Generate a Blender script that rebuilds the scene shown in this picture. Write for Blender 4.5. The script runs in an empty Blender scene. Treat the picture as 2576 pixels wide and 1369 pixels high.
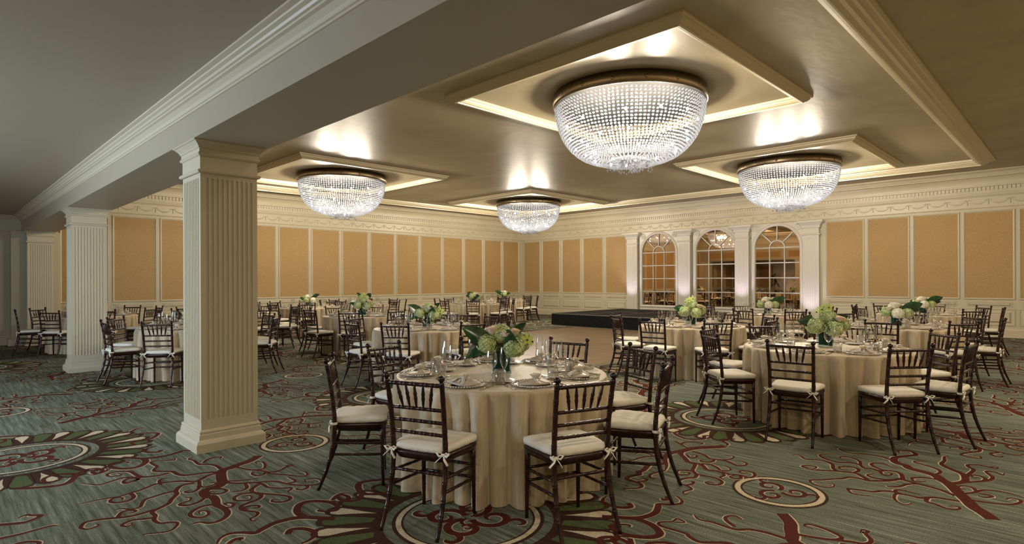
import bpy, math, random
from mathutils import Vector, Matrix
PI = math.pi
rnd = random.Random(7)
S = bpy.context.scene
COL = S.collection
LX, LY, ZC = 19.44, 18.43, 4.29
X1, X2, ZS = 1.626, 2.2515, 2.7355
YB, XB, ZA = -2.4, -3.2, 3.11

# ---------------------------------------------------------------- helpers
class MB:
    def __init__(s): s.v=[]; s.f=[]; s.m=[]; s.sm=[]
    def add(s, vs, fs, mi=0, smooth=False):
        o=len(s.v); s.v+= [tuple(p) for p in vs]
        for f in fs:
            s.f.append(tuple(i+o for i in f)); s.m.append(mi); s.sm.append(smooth)
        return s
    def box(s, a, b, mi=0):
        x0,y0,z0=a; x1,y1,z1=b
        return s.add([(x0,y0,z0),(x1,y0,z0),(x1,y1,z0),(x0,y1,z0),(x0,y0,z1),(x1,y0,z1),(x1,y1,z1),(x0,y1,z1)],
              [(3,2,1,0),(4,5,6,7),(0,1,5,4),(1,2,6,5),(2,3,7,6),(3,0,4,7)], mi)
    def tube(s, pts, rad, n=8, mi=0, caps=True, flat=1.0):
        pts=[Vector(p) for p in pts]; k=len(pts)
        if not hasattr(rad,'__len__'): rad=[rad]*k
        vs=[]; up=None
        for i,p in enumerate(pts):
            t=(pts[min(i+1,k-1)]-pts[max(i-1,0)]).normalized()
            if up is None:
                up=Vector((0,0,1)) if abs(t.z)<.9 else Vector((1,0,0))
            a=t.cross(up).normalized(); b=a.cross(t).normalized(); up=b
            for j in range(n):
                q=2*PI*j/n
                vs.append(p+a*(math.cos(q)*rad[i])+b*(math.sin(q)*rad[i]*flat))
        fs=[(i*n+j, i*n+(j+1)%n, (i+1)*n+(j+1)%n, (i+1)*n+j) for i in range(k-1) for j in range(n)]
        if caps: fs+=[tuple(range(n))[::-1], tuple((k-1)*n+j for j in range(n))]
        return s.add(vs,fs,mi,True)
    def lathe(s, prof, n=24, c=(0,0,0), mi=0, smooth=True):
        vs=[]; k=len(prof)
        for r,z in prof:
            for j in range(n):
                q=2*PI*j/n; vs.append((c[0]+r*math.cos(q), c[1]+r*math.sin(q), c[2]+z))
        fs=[(i*n+j, i*n+(j+1)%n, (i+1)*n+(j+1)%n, (i+1)*n+j) for i in range(k-1) for j in range(n)]
        return s.add(vs,fs,mi,smooth)
    def ball(s, c, r, n=8, m=6, mi=0, sc=(1,1,1)):
        vs=[];
        for i in range(m+1):
            t=PI*i/m
            for j in range(n):
                q=2*PI*j/n
                vs.append((c[0]+sc[0]*r*math.sin(t)*math.cos(q), c[1]+sc[1]*r*math.sin(t)*math.sin(q), c[2]+sc[2]*r*math.cos(t)))
        fs=[(i*n+j,(i+1)*n+j,(i+1)*n+(j+1)%n,i*n+(j+1)%n) for i in range(m) for j in range(n)]
        return s.add(vs,fs,mi,True)
    def xf(s, fn): s.v=[tuple(fn(Vector(p))) for p in s.v]; return s
    def mesh(s, name, mats):
        me=bpy.data.meshes.new(name); me.from_pydata(s.v,[],s.f)
        mats=mats if isinstance(mats,(list,tuple)) else [mats]
        for m in mats: me.materials.append(m)
        me.polygons.foreach_set('material_index', s.m)
        me.polygons.foreach_set('use_smooth', s.sm)
        me.update(); return me
    def build(s, name, mats, parent=None, **kw):
        return link(name, s.mesh(name,mats), parent, **kw)

def link(name, data, parent=None, loc=None, rz=None, **props):
    o=bpy.data.objects.new(name,data); COL.objects.link(o)
    if parent is not None: o.parent=parent
    if loc is not None: o.location=loc
    if rz is not None: o.rotation_euler=(0,0,rz)
    for k,v in props.items(): o[k]=v
    return o
def thing(name,label,cat,loc=(0,0,0),rz=0,group=None):
    o=link(name,None,None,loc,rz,label=label,category=cat)
    o.empty_display_size=.1
    if group: o['group']=group
    return o
KIDS={}
def copy_tree(root):
    def rec(o,par):
        c=o.copy(); COL.objects.link(c)
        if par is not None: c.parent=par
        for ch in KIDS.get(o.name) or KIDS.setdefault(o.name,list(o.children)): rec(ch,c)
        return c
    return rec(root,None)
def stamp(proto,loc,rz,label,group,first):
    """place the prototype itself the first time, then copies of it and all its parts"""
    o=proto if not first.get(proto.name) else copy_tree(proto)
    if not first.get(proto.name):
        first[proto.name]=True
        for ch in proto.children: KIDS.setdefault(ch.name,list(ch.children))
        KIDS.setdefault(proto.name,list(proto.children))
    o.location=loc; o.rotation_euler=(0,0,rz); o['label']=label; o['group']=group
    return o

# ---------------------------------------------------------------- materials
def mat(name, col, rough=.5, spec=.5, metal=0, **kw):
    m=bpy.data.materials.new(name); m.use_nodes=True
    b=m.node_tree.nodes['Principled BSDF']
    b.inputs['Base Color'].default_value=(*col,1); b.inputs['Roughness'].default_value=rough
    b.inputs['Specular IOR Level'].default_value=spec; b.inputs['Metallic'].default_value=metal
    for k,v in kw.items(): b.inputs[k.replace('_',' ')].default_value=v
    return m
def nodes(m): return m.node_tree.nodes, m.node_tree.links, m.node_tree.nodes['Principled BSDF']
def noise_col(m, c1, c2, scale=(1,1,1), nscale=5, detail=4, lo=.35, hi=.65, bump=0, rough=.55, dist=0):
    n,l,b=nodes(m)
    tc=n.new('ShaderNodeTexCoord'); mp=n.new('ShaderNodeMapping'); mp.inputs['Scale'].default_value=scale
    nz=n.new('ShaderNodeTexNoise'); nz.inputs['Scale'].default_value=nscale; nz.inputs['Detail'].default_value=detail
    nz.inputs['Roughness'].default_value=rough; nz.inputs['Distortion'].default_value=dist
    cr=n.new('ShaderNodeValToRGB'); e=cr.color_ramp.elements
    e[0].position=lo; e[0].color=(*c1,1); e[1].position=hi; e[1].color=(*c2,1)
    l.new(tc.outputs['Object'],mp.inputs['Vector']); l.new(mp.outputs['Vector'],nz.inputs['Vector'])
    l.new(nz.outputs['Fac'],cr.inputs['Fac']); l.new(cr.outputs['Color'],b.inputs['Base Color'])
    if bump:
        bp=n.new('ShaderNodeBump'); bp.inputs['Strength'].default_value=bump; bp.inputs['Distance'].default_value=.01
        l.new(nz.outputs['Fac'],bp.inputs['Height']); l.new(bp.outputs['Normal'],b.inputs['Normal'])
    return nz,cr
M={}
M['plaster']=mat('cream painted plaster',(.52,.46,.33),.45,.4)
M['trim']=mat('cream painted moulding',(.54,.48,.345),.4,.45)
M['white']=mat('white painted joinery',(.58,.54,.45),.38,.5)
M['fabric']=mat('golden wall fabric',(.5,.3,.1),.7,.3)
noise_col(M['fabric'],(.34,.205,.075),(.47,.32,.145),(1,1,2.2),34,3,.3,.7,.25,dist=1.2)
M['ceil']=mat('taupe gloss ceiling',(.33,.28,.18),.42,.14)
nz,cr=noise_col(M['ceil'],(.345,.29,.185),(.42,.365,.25),(.5,.5,.5),1.2,4,.3,.7,0,dist=2.)
n,l,b=nodes(M['ceil'])
tc=n.new('ShaderNodeTexCoord'); mp=n.new('ShaderNodeMapping'); mp.inputs['Scale'].default_value=(1.2,3.2,1); mp.inputs['Rotation'].default_value=(0,0,.5)
n2=n.new('ShaderNodeTexNoise'); n2.inputs['Scale'].default_value=2.2; n2.inputs['Detail'].default_value=3
bp=n.new('ShaderNodeBump'); bp.inputs['Strength'].default_value=.12; bp.inputs['Distance'].default_value=.03
l.new(tc.outputs['Object'],mp.inputs['Vector']); l.new(mp.outputs['Vector'],n2.inputs['Vector']); l.new(n2.outputs['Fac'],bp.inputs['Height']); l.new(bp.outputs['Normal'],b.inputs['Normal'])
M['ceilframe']=mat('ceiling moulding paint',(.52,.45,.30),.35,.6)
M['beam']=mat('beam paint',(.38,.335,.24),.4,.45)
M['mahog']=mat('dark mahogany lacquer',(.022,.007,.005),.28,.35,Coat_Weight=.15,Coat_Roughness=.1)
noise_col(M['mahog'],(.010,.003,.0025),(.034,.0085,.006),(6,6,1),4,3)
M['cushion']=mat('ivory cotton cushion',(.72,.68,.58),.8,.25)
M['tie']=mat('white cotton tape',(.8,.77,.68),.7,.3)
M['cloth']=mat('champagne satin cloth',(.46,.37,.25),.46,.4,Sheen_Weight=.15)
noise_col(M['cloth'],(.45,.36,.235),(.56,.455,.31),(8,8,1.5),6,4,.3,.7,.05)
M['wood']=mat('bare plywood',(.4,.28,.16),.6,.3)
M['steel']=mat('polished cutlery',(.62,.6,.56),.18,.5,1)
M['bronze']=mat('brushed bronze',(.20,.155,.10),.36,.5,1)
M['mirror']=mat('bronze tinted mirror',(.66,.47,.30),.015,.5,1)
M['china']=mat('white china',(.72,.71,.66),.2,.5)
M['napkin']=mat('taupe satin napkin',(.50,.42,.33),.4,.5)
M['ribbon']=mat('silver satin ribbon',(.60,.56,.50),.3,.6)
M['blossom']=mat('ivory blossom',(.82,.76,.62),.6,.3,Subsurface_Weight=0)
M['rose']=mat('blush rose',(.85,.68,.52),.55,.3)
noise_col(M['rose'],(.82,.60,.44),(.9,.80,.66),(1,1,1),18,2)
M['hydr']=mat('green hydrangea',(.42,.55,.18),.6,.3)
noise_col(M['hydr'],(.29,.40,.14),(.60,.66,.36),(1,1,1),22,2)
M['hydrw']=mat('white hydrangea',(.8,.78,.66),.6,.3)
noise_col(M['hydrw'],(.62,.64,.42),(.88,.84,.74),(1,1,1),22,2)
M['orchid']=mat('lime orchid',(.50,.62,.16),.5,.3)
M['lip']=mat('maroon orchid lip',(.10,.03,.02),.5,.3)
M['leaf']=mat('glossy dark leaf',(.015,.06,.02),.22,.5)
noise_col(M['leaf'],(.008,.035,.012),(.03,.10,.03),(1,1,1),6,2)
M['leafvase']=mat('leaf lining in vase',(.02,.075,.035),.3,.5)
M['black']=mat('black stage skirt',(.006,.006,.007),.75,.25)
noise_col(M['black'],(.004,.004,.005),(.010,.010,.011),(1,1,1),9,3)
M['deck']=mat('black stage carpet',(.012,.012,.013),.85,.2)
noise_col(M['deck'],(.009,.009,.010),(.022,.022,.024),(1,1,1),30,3)
M['alum']=mat('aluminium edge',(.55,.53,.48),.35,.5,1)
M['pot']=mat('dark planter',(.02,.02,.02),.5,.4)
M['darkleaf']=mat('dark palm leaf',(.01,.03,.012),.5,.4)
M['sock']=mat('blackened canopy',(.004,.004,.004),.8,.05)
# parquet
M['parquet']=mat('oak dance floor',(.25,.16,.09),.32,.5)
n,l,b=nodes(M['parquet'])
tc=n.new('ShaderNodeTexCoord'); br=n.new('ShaderNodeTexBrick')
mp=n.new('ShaderNodeMapping'); mp.inputs['Rotation'].default_value=(0,0,PI/2)
br.inputs['Color1'].default_value=(.235,.155,.09,1); br.inputs['Color2'].default_value=(.285,.195,.12,1); br.inputs['Mortar'].default_value=(.15,.095,.055,1)
br.inputs['Scale'].default_value=1; br.inputs['Mortar Size'].default_value=.004; br.inputs['Brick Width'].default_value=.914; br.inputs['Row Height'].default_value=.0762
nz=n.new('ShaderNodeTexNoise'); nz.inputs['Scale'].default_value=3; mx=n.new('ShaderNodeMixRGB'); mx.blend_type='MULTIPLY'; mx.inputs['Fac'].default_value=.35
l.new(tc.outputs['Object'],mp.inputs['Vector']); l.new(mp.outputs['Vector'],br.inputs['Vector']); l.new(tc.outputs['Object'],nz.inputs['Vector'])
l.new(br.outputs['Color'],mx.inputs['Color1']); l.new(nz.outputs['Color'],mx.inputs['Color2']); l.new(mx.outputs['Color'],b.inputs['Base Color'])
# carpet ground: long streaks along the hall, flecked pile
def carpet_mat(name, c1, c2, c3):
    m=mat(name,c1,.95,.08); n,l,b=nodes(m)
    tc=n.new('ShaderNodeTexCoord')
    mp=n.new('ShaderNodeMapping'); mp.inputs['Scale'].default_value=(34,1.6,1)
    nz=n.new('ShaderNodeTexNoise'); nz.inputs['Scale'].default_value=1.; nz.inputs['Detail'].default_value=5; nz.inputs['Roughness'].default_value=.65
    cr=n.new('ShaderNodeValToRGB'); e=cr.color_ramp.elements
    e[0].position=.34; e[0].color=(*c2,1); e[1].position=.56; e[1].color=(*c1,1)
    e2=cr.color_ramp.elements.new(.72); e2.color=(*c3,1)
    fl=n.new('ShaderNodeTexNoise'); fl.inputs['Scale'].default_value=130; fl.inputs['Detail'].default_value=1
    mx=n.new('ShaderNodeMixRGB'); mx.blend_type='OVERLAY'; mx.inputs['Fac'].default_value=.75
    l.new(tc.outputs['Object'],mp.inputs['Vector']); l.new(mp.outputs['Vector'],nz.inputs['Vector']); l.new(nz.outputs['Fac'],cr.inputs['Fac'])
    l.new(tc.outputs['Object'],fl.inputs['Vector']); l.new(cr.outputs['Color'],mx.inputs['Color1']); l.new(fl.outputs['Fac'],mx.inputs['Color2'])
    l.new(mx.outputs['Color'],b.inputs['Base Color'])
    bp=n.new('ShaderNodeBump'); bp.inputs['Strength'].default_value=.5; bp.inputs['Distance'].default_value=.006
    l.new(fl.outputs['Fac'],bp.inputs['Height']); l.new(bp.outputs['Normal'],b.inputs['Normal'])
    return m
M['carpet']=carpet_mat('sage carpet pile',(.155,.17,.132),(.062,.072,.044),(.285,.30,.25))
M['burg']=mat('burgundy carpet pile',(.075,.018,.011),.95,.08)
M['cream']=mat('cream carpet pile',(.50,.43,.30),.95,.08)
M['green']=mat('moss carpet pile',(.075,.095,.038),.95,.08)
M['brown']=mat('brown carpet pile',(.05,.022,.015),.95,.08)
for k in ('burg','cream','green','brown'):
    c=M[k].node_tree.nodes['Principled BSDF'].inputs['Base Color'].default_value[:3]
    noise_col(M[k],tuple(x*.7 for x in c),tuple(x*1.3 for x in c),(1,1,1),130,1,.3,.7)
def glass(name, tint, gl, rough=.03):
    m=bpy.data.materials.new(name); m.use_nodes=True; n=m.node_tree.nodes; l=m.node_tree.links; n.clear()
    o=n.new('ShaderNodeOutputMaterial'); t=n.new('ShaderNodeBsdfTransparent'); t.inputs['Color'].default_value=(*tint,1)
    g=n.new('ShaderNodeBsdfGlossy'); g.inputs['Roughness'].default_value=rough; g.inputs['Color'].default_value=(.95,.95,.95,1)
    lw=n.new('ShaderNodeLayerWeight'); lw.inputs['Blend'].default_value=gl
    mx=n.new('ShaderNodeMixShader'); l.new(lw.outputs['Facing'],mx.inputs['Fac']); l.new(t.outputs[0],mx.inputs[1]); l.new(g.outputs[0],mx.inputs[2])
    l.new(mx.outputs[0],o.inputs['Surface']); return m
M['glass']=glass('clear stemware glass',(.98,.985,.985),.26)
M['vase']=glass('square vase glass',(.80,.88,.92),.22)
M['charger']=glass('clear charger glass',(.86,.86,.84),.3)
# crystal beads: clear glass that passes, reflects and scatters the lamps behind it
m=bpy.data.materials.new('crystal bead'); m.use_nodes=True; n=m.node_tree.nodes; l=m.node_tree.links; n.clear(); M['bead']=m
o=n.new('ShaderNodeOutputMaterial'); t=n.new('ShaderNodeBsdfTransparent'); t.inputs['Color'].default_value=(.5,.5,.52,1)
g=n.new('ShaderNodeBsdfGlossy'); g.inputs['Roughness'].default_value=.25; g.inputs['Color'].default_value=(.2,.2,.21,1); tr=n.new('ShaderNodeBsdfTranslucent'); tr.inputs['Color'].default_value=(.80,.88,1.0,1)
lw=n.new('ShaderNodeLayerWeight'); lw.inputs['Blend'].default_value=.10
a=n.new('ShaderNodeMixShader'); a.inputs['Fac'].default_value=.085; c=n.new('ShaderNodeMixShader')
l.new(t.outputs[0],a.inputs[1]); l.new(tr.outputs[0],a.inputs[2]); l.new(lw.outputs['Facing'],c.inputs['Fac']); l.new(a.outputs[0],c.inputs[1]); l.new(g.outputs[0],c.inputs[2]); l.new(c.outputs[0],o.inputs['Surface'])
def emis(name,col,st):
    m=bpy.data.materials.new(name); m.use_nodes=True; n=m.node_tree.nodes; n.clear()
    o=n.new('ShaderNodeOutputMaterial'); e=n.new('ShaderNodeEmission'); e.inputs['Color'].default_value=(*col,1); e.inputs['Strength'].default_value=st
    m.node_tree.links.new(e.outputs[0],o.inputs['Surface']); return m
M['bulb']=emis('lit bulb',(1,.95,.9),60)
M['sky']=emis('daylight window pane',(.55,.75,1),3)

def struct(name, mb, mats, parent=None, **kw):
    o=mb.build(name,mats,parent,**kw)
    if parent is None: o['kind']='structure'
    return o

# ---------------------------------------------------------------- carpet
class Rib:
    def __init__(s): s.mb=MB()
def ribbon(mb, pts, w, z, mi, off=0.0):
    k=len(pts); vs=[]
    for i in range(k):
        a=pts[max(i-1,0)]; b=pts[min(i+1,k-1)]; dx,dy=b[0]-a[0],b[1]-a[1]; d=math.hypot(dx,dy) or 1
        nx,ny=-dy/d,dx/d; ww=w[i]/2
        x,y=pts[i][0]+off*nx, pts[i][1]+off*ny
        vs+=[(x-nx*ww,y-ny*ww,z),(x+nx*ww,y+ny*ww,z)]
    mb.add(vs,[(2*i,2*i+2,2*i+3,2*i+1) for i in range(k-1)],mi)
NSTR=[0]
def stroke(mb, pts, w0, w1, swell=0, z=.002, edge=.010, col=1, n=None):
    k=len(pts)
    w=[w0+(w1-w0)*i/(k-1)+swell*math.sin(PI*i/(k-1)) for i in range(k)]
    NSTR[0]+=1; q=NSTR[0]
    ribbon(mb,pts,[x+edge*1.2 for x in w],.0010+q*3e-6,2,edge*.35)
    ribbon(mb,pts,w,z+.0004+q*5e-6,col)
def curl(x,y,a,r,turn,side,n=16):
    """a scroll: start going direction a, radius shrinking from r, turning to one side"""
    pts=[(x,y)]; L=r*turn/n
    for i in range(n):
        t=i/n; k=1/(r*(1-.82*t)); L=turn/n/k*1.0
        a+=side*turn/n; x+=math.cos(a)*L*.62; y+=math.sin(a)*L*.62; pts.append((x,y))
    return pts
# branch motifs of the carpet, in millimetres from their rosette
TRACES=['.075:-398,2275 -503,2190 -604,2151 -683,2115 -761,2081 -816,1939 -862,1782 -918,1726 -968,1731 -1017,1689 -1034,1588 -1006,1545 -1015,1454 -1037,1367 -1028,1292 -1029,1202 -1056,1132 -1112,1081 -1173,1086 -1205,1142 -1253,1146|0:-776,2060 -867,2045 -956,1980 -996,1970 -1055,2047 -1135,2097 -1216,2114 -1326,2053 -1388,2041 -1450,2017 -1540,2038 -1618,2048 -1679,2041|0:-1008,1932 -1060,1953 -1110,1925 -1153,1845 -1164,1780 -1221,1694 -1259,1623 -1336,1570 -1375,1534 -1375,1459 -1399,1387 -1389,1308 -1337,1278 -1311,1240 -1323,1195 -1374,1137 -1437,1159 -1486,1188 -1507,1179|0:-1150,1857 -1211,1859 -1282,1843 -1345,1822 -1376,1771 -1406,1694 -1455,1692 -1503,1754 -1534,1748|0:-1346,1580 -1424,1559 -1500,1564 -1552,1593 -1630,1637 -1704,1655 -1743,1581 -1724,1529 -1687,1524 -1656,1548 -1668,1572|0:-1394,1430 -1437,1450 -1489,1480 -1539,1462 -1560,1438 -1545,1401 -1516,1405 -1506,1428|0:-1388,2041 -1387,1952 -1413,1892 -1453,1878 -1504,1903 -1523,1950 -1504,2000 -1466,2004 -1449,1958 -1462,1929|0:-788,2072 -879,2130 -984,2165 -1027,2227 -1037,2329 -1057,2368 -1110,2424 -1137,2469 -1112,2539 -1089,2573 -1098,2724 -1057,2764 -990,2715 -926,2713 -950,2653 -996,2692|0:-1068,2325 -1151,2320 -1229,2358 -1256,2428 -1269,2568 -1301,2621 -1358,2661 -1411,2642 -1416,2576 -1373,2549 -1337,2548 -1354,2609|0:-1217,2346 -1289,2409 -1349,2454 -1423,2428 -1508,2400 -1551,2460 -1588,2514|0:-1257,2359 -1292,2326 -1361,2296 -1361,2363 -1323,2410 -1283,2368 -1281,2315 -1310,2310|0:-649,2119 -628,2039 -583,1936 -513,1900 -461,1984 -445,2089 -488,2113 -493,2057|0:-583,1936 -534,1847 -509,1784 -439,1768 -357,1817 -314,1812 -308,1845 -363,1843|0:-521,1797 -525,1746 -478,1679 -431,1594 -384,1510 -332,1510 -314,1583 -336,1631|0:-533,1809 -571,1757 -616,1768 -624,1830 -601,1879 -586,1864|0:-840,1792 -789,1707 -723,1655 -668,1615 -574,1551 -538,1448 -497,1357 -414,1271 -359,1263 -320,1307 -332,1387 -400,1405 -410,1349 -365,1336|0:-678,1609 -659,1540 -660,1460 -609,1377 -550,1331 -559,1293 -599,1258 -585,1219|0:-681,1563 -750,1506 -775,1440 -758,1333 -806,1267 -902,1242 -943,1205 -951,1148 -923,1094 -896,1041 -930,989 -970,971 -974,927 -945,933|0:-774,1424 -735,1353 -680,1267 -635,1177 -647,1117 -694,1096 -739,1128 -751,1169 -724,1197 -703,1161|0:-784,1419 -830,1452 -887,1436 -916,1395 -912,1348 -856,1305 -816,1335 -820,1382 -849,1383|0:-936,1132 -928,1189 -874,1186 -847,1146 -867,1113 -902,1149|0:-1010,1712 -971,1719 -913,1674 -892,1606 -928,1567 -972,1583 -997,1638 -968,1663 -943,1628|0:-1034,1588 -1070,1539 -1115,1502 -1176,1498 -1209,1544 -1187,1576 -1139,1582 -1118,1631 -1144,1658|0:-1033,1377 -1104,1409 -1173,1376 -1215,1319 -1209,1253 -1164,1217 -1122,1248 -1121,1311 -1154,1331 -1169,1284|0:-1018,1282 -985,1261 -952,1294 -962,1345 -994,1351 -990,1305|0:-964,1954 -987,1878 -997,1823 -964,1789 -909,1798 -892,1829 -935,1857|0:-1004,1847 -1022,1787 -1070,1744 -1106,1766 -1105,1795 -1067,1802|0:-752,2129 -748,2241 -776,2330 -832,2387 -830,2529 -848,2610 -798,2667|0:-793,2408 -744,2482 -685,2507 -635,2477 -663,2419|0:-828,1814 -767,1768 -701,1734 -630,1712|0:-521,1430 -461,1435 -457,1499 -464,1558|0:-447,1289 -462,1241 -510,1227 -532,1266 -506,1286|0:-745,1661 -768,1557 -821,1517 -884,1546|0:-1552,1593 -1513,1675 -1474,1687 -1442,1641 -1459,1620 -1492,1629|0:-1188,2085 -1170,2183 -1139,2220 -1100,2204',
'.085:419,1309 509,1364 585,1420 699,1468 815,1523 906,1561 1016,1614 1062,1655 1155,1709 1189,1768 1208,1844 1227,1891 1290,1928 1304,1983 1355,2019 1465,2035 1555,1998 1642,1947 1696,1929 1777,1985 1731,2032 1714,2070 1665,2040|0:1344,1978 1374,2036 1418,2121 1413,2203 1382,2274 1351,2346 1393,2423 1434,2442 1508,2387|0:643,1501 631,1561 615,1627 571,1674 529,1704 534,1748 531,1803 510,1838 418,1831 352,1801 319,1752 383,1721|0:748,1541 814,1630 840,1712 853,1782 872,1850 896,1885 799,1925 724,1988 677,2051 685,2103 666,2168 591,2199 531,2247 450,2301 401,2351 352,2343 311,2285 317,2223 376,2190 420,2215 392,2258|0:701,2056 747,2099 797,2156 779,2223 752,2283 703,2350 661,2426 676,2494 708,2512 758,2478 757,2428 696,2423 695,2458|0:812,2173 888,2159 945,2200 919,2260 869,2295 833,2265 852,2229|0:765,2286 812,2320 911,2355 962,2426 949,2494 908,2555 963,2610 983,2647 961,2671|0:906,1874 1001,1899 1053,1940 1041,2000 982,2045 999,2094 983,2143 1042,2184 1147,2216 1209,2280 1209,2337 1161,2368 1129,2345 1144,2292|0:1013,2046 921,2013 918,1968 976,1956 984,1995|0:1048,2178 1058,2256 1007,2325 1005,2381 1048,2466 1117,2509 1186,2477 1246,2435|0:1029,2030 1075,2098 1128,2130 1185,2123 1225,2065 1178,2010 1151,1953|0:862,1890 784,1971 773,2042 821,2085 893,2057|0:842,1780 782,1827 687,1856 640,1904 653,1919|0:526,1808 538,1861 504,1922 446,1956 422,2020 397,2086 379,2105 315,2064 316,2012 346,1956|0:537,1810 552,1846 595,1855 628,1821 621,1775 618,1714|0:565,1667 488,1660 472,1606 437,1550 450,1502 491,1482 522,1496 493,1537|.05:1041,1618 1050,1580 1148,1536 1256,1544 1348,1572 1417,1645 1476,1702 1548,1731 1655,1727 1781,1745 1819,1724|0:1230,1540 1351,1538 1520,1522 1582,1558 1651,1572 1709,1512 1700,1452 1687,1399 1732,1403 1700,1452|0:1127,1528 1211,1472 1294,1414 1398,1396 1474,1426 1544,1449 1584,1407 1530,1352 1583,1345|0:1257,1438 1332,1434 1378,1478 1352,1521 1313,1499 1330,1467|0:824,1513 918,1456 1022,1415 1068,1341 1066,1265 1030,1200|0:962,1450 1011,1466 1038,1507 996,1551 953,1540 958,1508|0:918,1430 929,1380 902,1357 844,1392 857,1429|0:729,1461 739,1402 767,1325 820,1248 902,1210 953,1218 958,1262 913,1283|0:1062,1655 1053,1723 1029,1777 967,1826 904,1803 930,1761 962,1743|0:1176,1718 1286,1699 1358,1740 1400,1814 1429,1889 1479,1892 1523,1828',
'.08:2635,-454 2563,-415 2484,-350 2369,-283 2222,-250 2110,-215 1978,-239 1883,-293 1784,-365 1672,-415|0:2293,-323 2287,-399 2256,-463 2213,-512 2217,-579 2280,-644 2368,-658 2401,-630 2371,-582|0:2209,-555 2160,-579 2104,-566 2078,-524 2103,-491 2141,-500|0:2244,-606 2229,-680 2184,-765 2228,-809 2280,-806 2308,-762 2318,-713|.045:2221,-265 2150,-289 2072,-367 1998,-442 2005,-507 1998,-558 1919,-643 1943,-721 1889,-796 1813,-795 1804,-835|0:2026,-544 2060,-593 2025,-670 1977,-730 2020,-774 2065,-767 2105,-697|0:1951,-743 1939,-823 1971,-882 1968,-955 2032,-970 2095,-932 2095,-866 2047,-843 2032,-880 2062,-898|0:1954,-889 1906,-916 1865,-886 1883,-842 1934,-856|0:1991,-507 1900,-541 1821,-569 1756,-634 1682,-659 1621,-622 1538,-609 1481,-646 1480,-703 1438,-762 1386,-753 1339,-748 1316,-778 1349,-790|0:1765,-630 1773,-702 1780,-785 1727,-853 1652,-858 1617,-809 1643,-766 1675,-787 1672,-819|0:1808,-582 1787,-533 1744,-490 1685,-509 1665,-553 1715,-591 1757,-582 1723,-548|0:1483,-695 1545,-712 1591,-700 1579,-676|.045:1856,-324 1784,-308 1749,-243 1553,-292 1491,-282 1453,-321 1353,-295 1297,-311 1290,-377 1279,-437 1231,-481 1180,-474 1135,-438 1105,-419|0:1303,-402 1338,-427 1380,-434 1398,-403 1354,-383|0:1672,-415 1605,-400 1539,-384 1476,-396 1446,-441 1486,-470|0:2479,-55 2432,-136 2375,-220 2369,-283|0:2432,-136 2525,-140 2580,-197 2594,-266 2543,-269 2542,-231|0:2176,-333 2114,-395 2160,-427 2211,-401 2185,-358|0:2120,-210 2060,-131 2095,-33 2090,76 2010,89 2008,23|0:1964,-225 1915,-142 1814,-99 1718,-92 1651,-53 1673,-15|0:1944,-140 1965,-66 1928,-11 1871,-17']
SCROLLS='.05:-600,590 -668,684 -721,751 -795,790 -893,798 -987,761 -1032,743 -1084,806 -1146,839 -1202,814 -1240,753|.05:-717,759 -718,833 -694,909 -634,980 -561,973 -499,896 -477,818 -490,752 -527,712 -575,736 -610,784 -587,800|.03:-454,891 -373,951 -347,880 -377,826 -428,822 -469,878|.04:-900,586 -860,631 -808,599 -781,528 -795,458 -855,417 -904,409|.03:-1192,705 -1146,736 -1114,724 -1134,703|.035:774,214 822,163 927,206 1028,116 1020,33 929,-94 800,-100 765,-132 783,-231 850,-234 881,-198|.03:721,420 836,340 930,441 996,455|.05:-103,-928 24,-1017 143,-1055 217,-954 242,-841 220,-808 141,-737 58,-790 54,-898 118,-920 159,-872|.035:236,-882 316,-771 394,-802 407,-890 358,-961 301,-925'
def smooth(pts,k=4):
    out=[]; n=len(pts)
    for i in range(n-1):
        p0,p1,p2,p3=pts[max(i-1,0)],pts[i],pts[i+1],pts[min(i+2,n-1)]
        for j in range(k):
            t=j/k; out.append(tuple(.5*((2*b)+(-a+c)*t+(2*a-5*b+4*c-d)*t*t+(-a+3*b-3*c+d)*t**3) for a,b,c,d in zip(p0,p1,p2,p3)))
    out.append(pts[-1]); return out
def motif(mb,txt,sg=1):
    for st in txt.split('|'):
        w,_,p=st.partition(':'); w=float(w)
        pts=smooth([tuple(sg*float(c)/1000 for c in q.split(',')) for q in p.split()])
        L=sum(math.hypot(a[0]-b[0],a[1]-b[1]) for a,b in zip(pts,pts[1:]))
        if w: stroke(mb,pts,w,.012,.012 if w<.06 else .02,edge=.011)
        else: stroke(mb,pts,.024+.010*min(1,L),.010,.006,edge=.009)
def disc(mb,c,r0,r1,z,mi,n=48,a0=0,a1=2*PI):
    vs=[]
    for i in range(n+1):
        q=a0+(a1-a0)*i/n; vs+=[(c[0]+r0*math.cos(q),c[1]+r0*math.sin(q),z),(c[0]+r1*math.cos(q),c[1]+r1*math.sin(q),z)]
    mb.add(vs,[(2*i,2*i+1,2*i+3,2*i+2) for i in range(n)],mi)
def poly(mb,pts,z,mi): mb.add([(p[0],p[1],z) for p in pts],[tuple(range(len(pts)))],mi)
def triskele(mb,c,r,R,k=3):
    a0=R.uniform(0,6)
    for j in range(k):
        a=a0+2*PI*j/k
        x,y=c[0]+.12*r*math.cos(a),c[1]+.12*r*math.sin(a)
        stroke(mb,curl(x,y,a-.5,.60*r,7.4,1,26),.13*r,.04*r,.06*r,edge=.009)
        x,y=c[0]+.72*r*math.cos(a+.6),c[1]+.72*r*math.sin(a+.6)
        stroke(mb,curl(x,y,a+2.4,.34*r,5.0,-1,14),.11*r,.03*r,.04*r,edge=.008)
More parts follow.
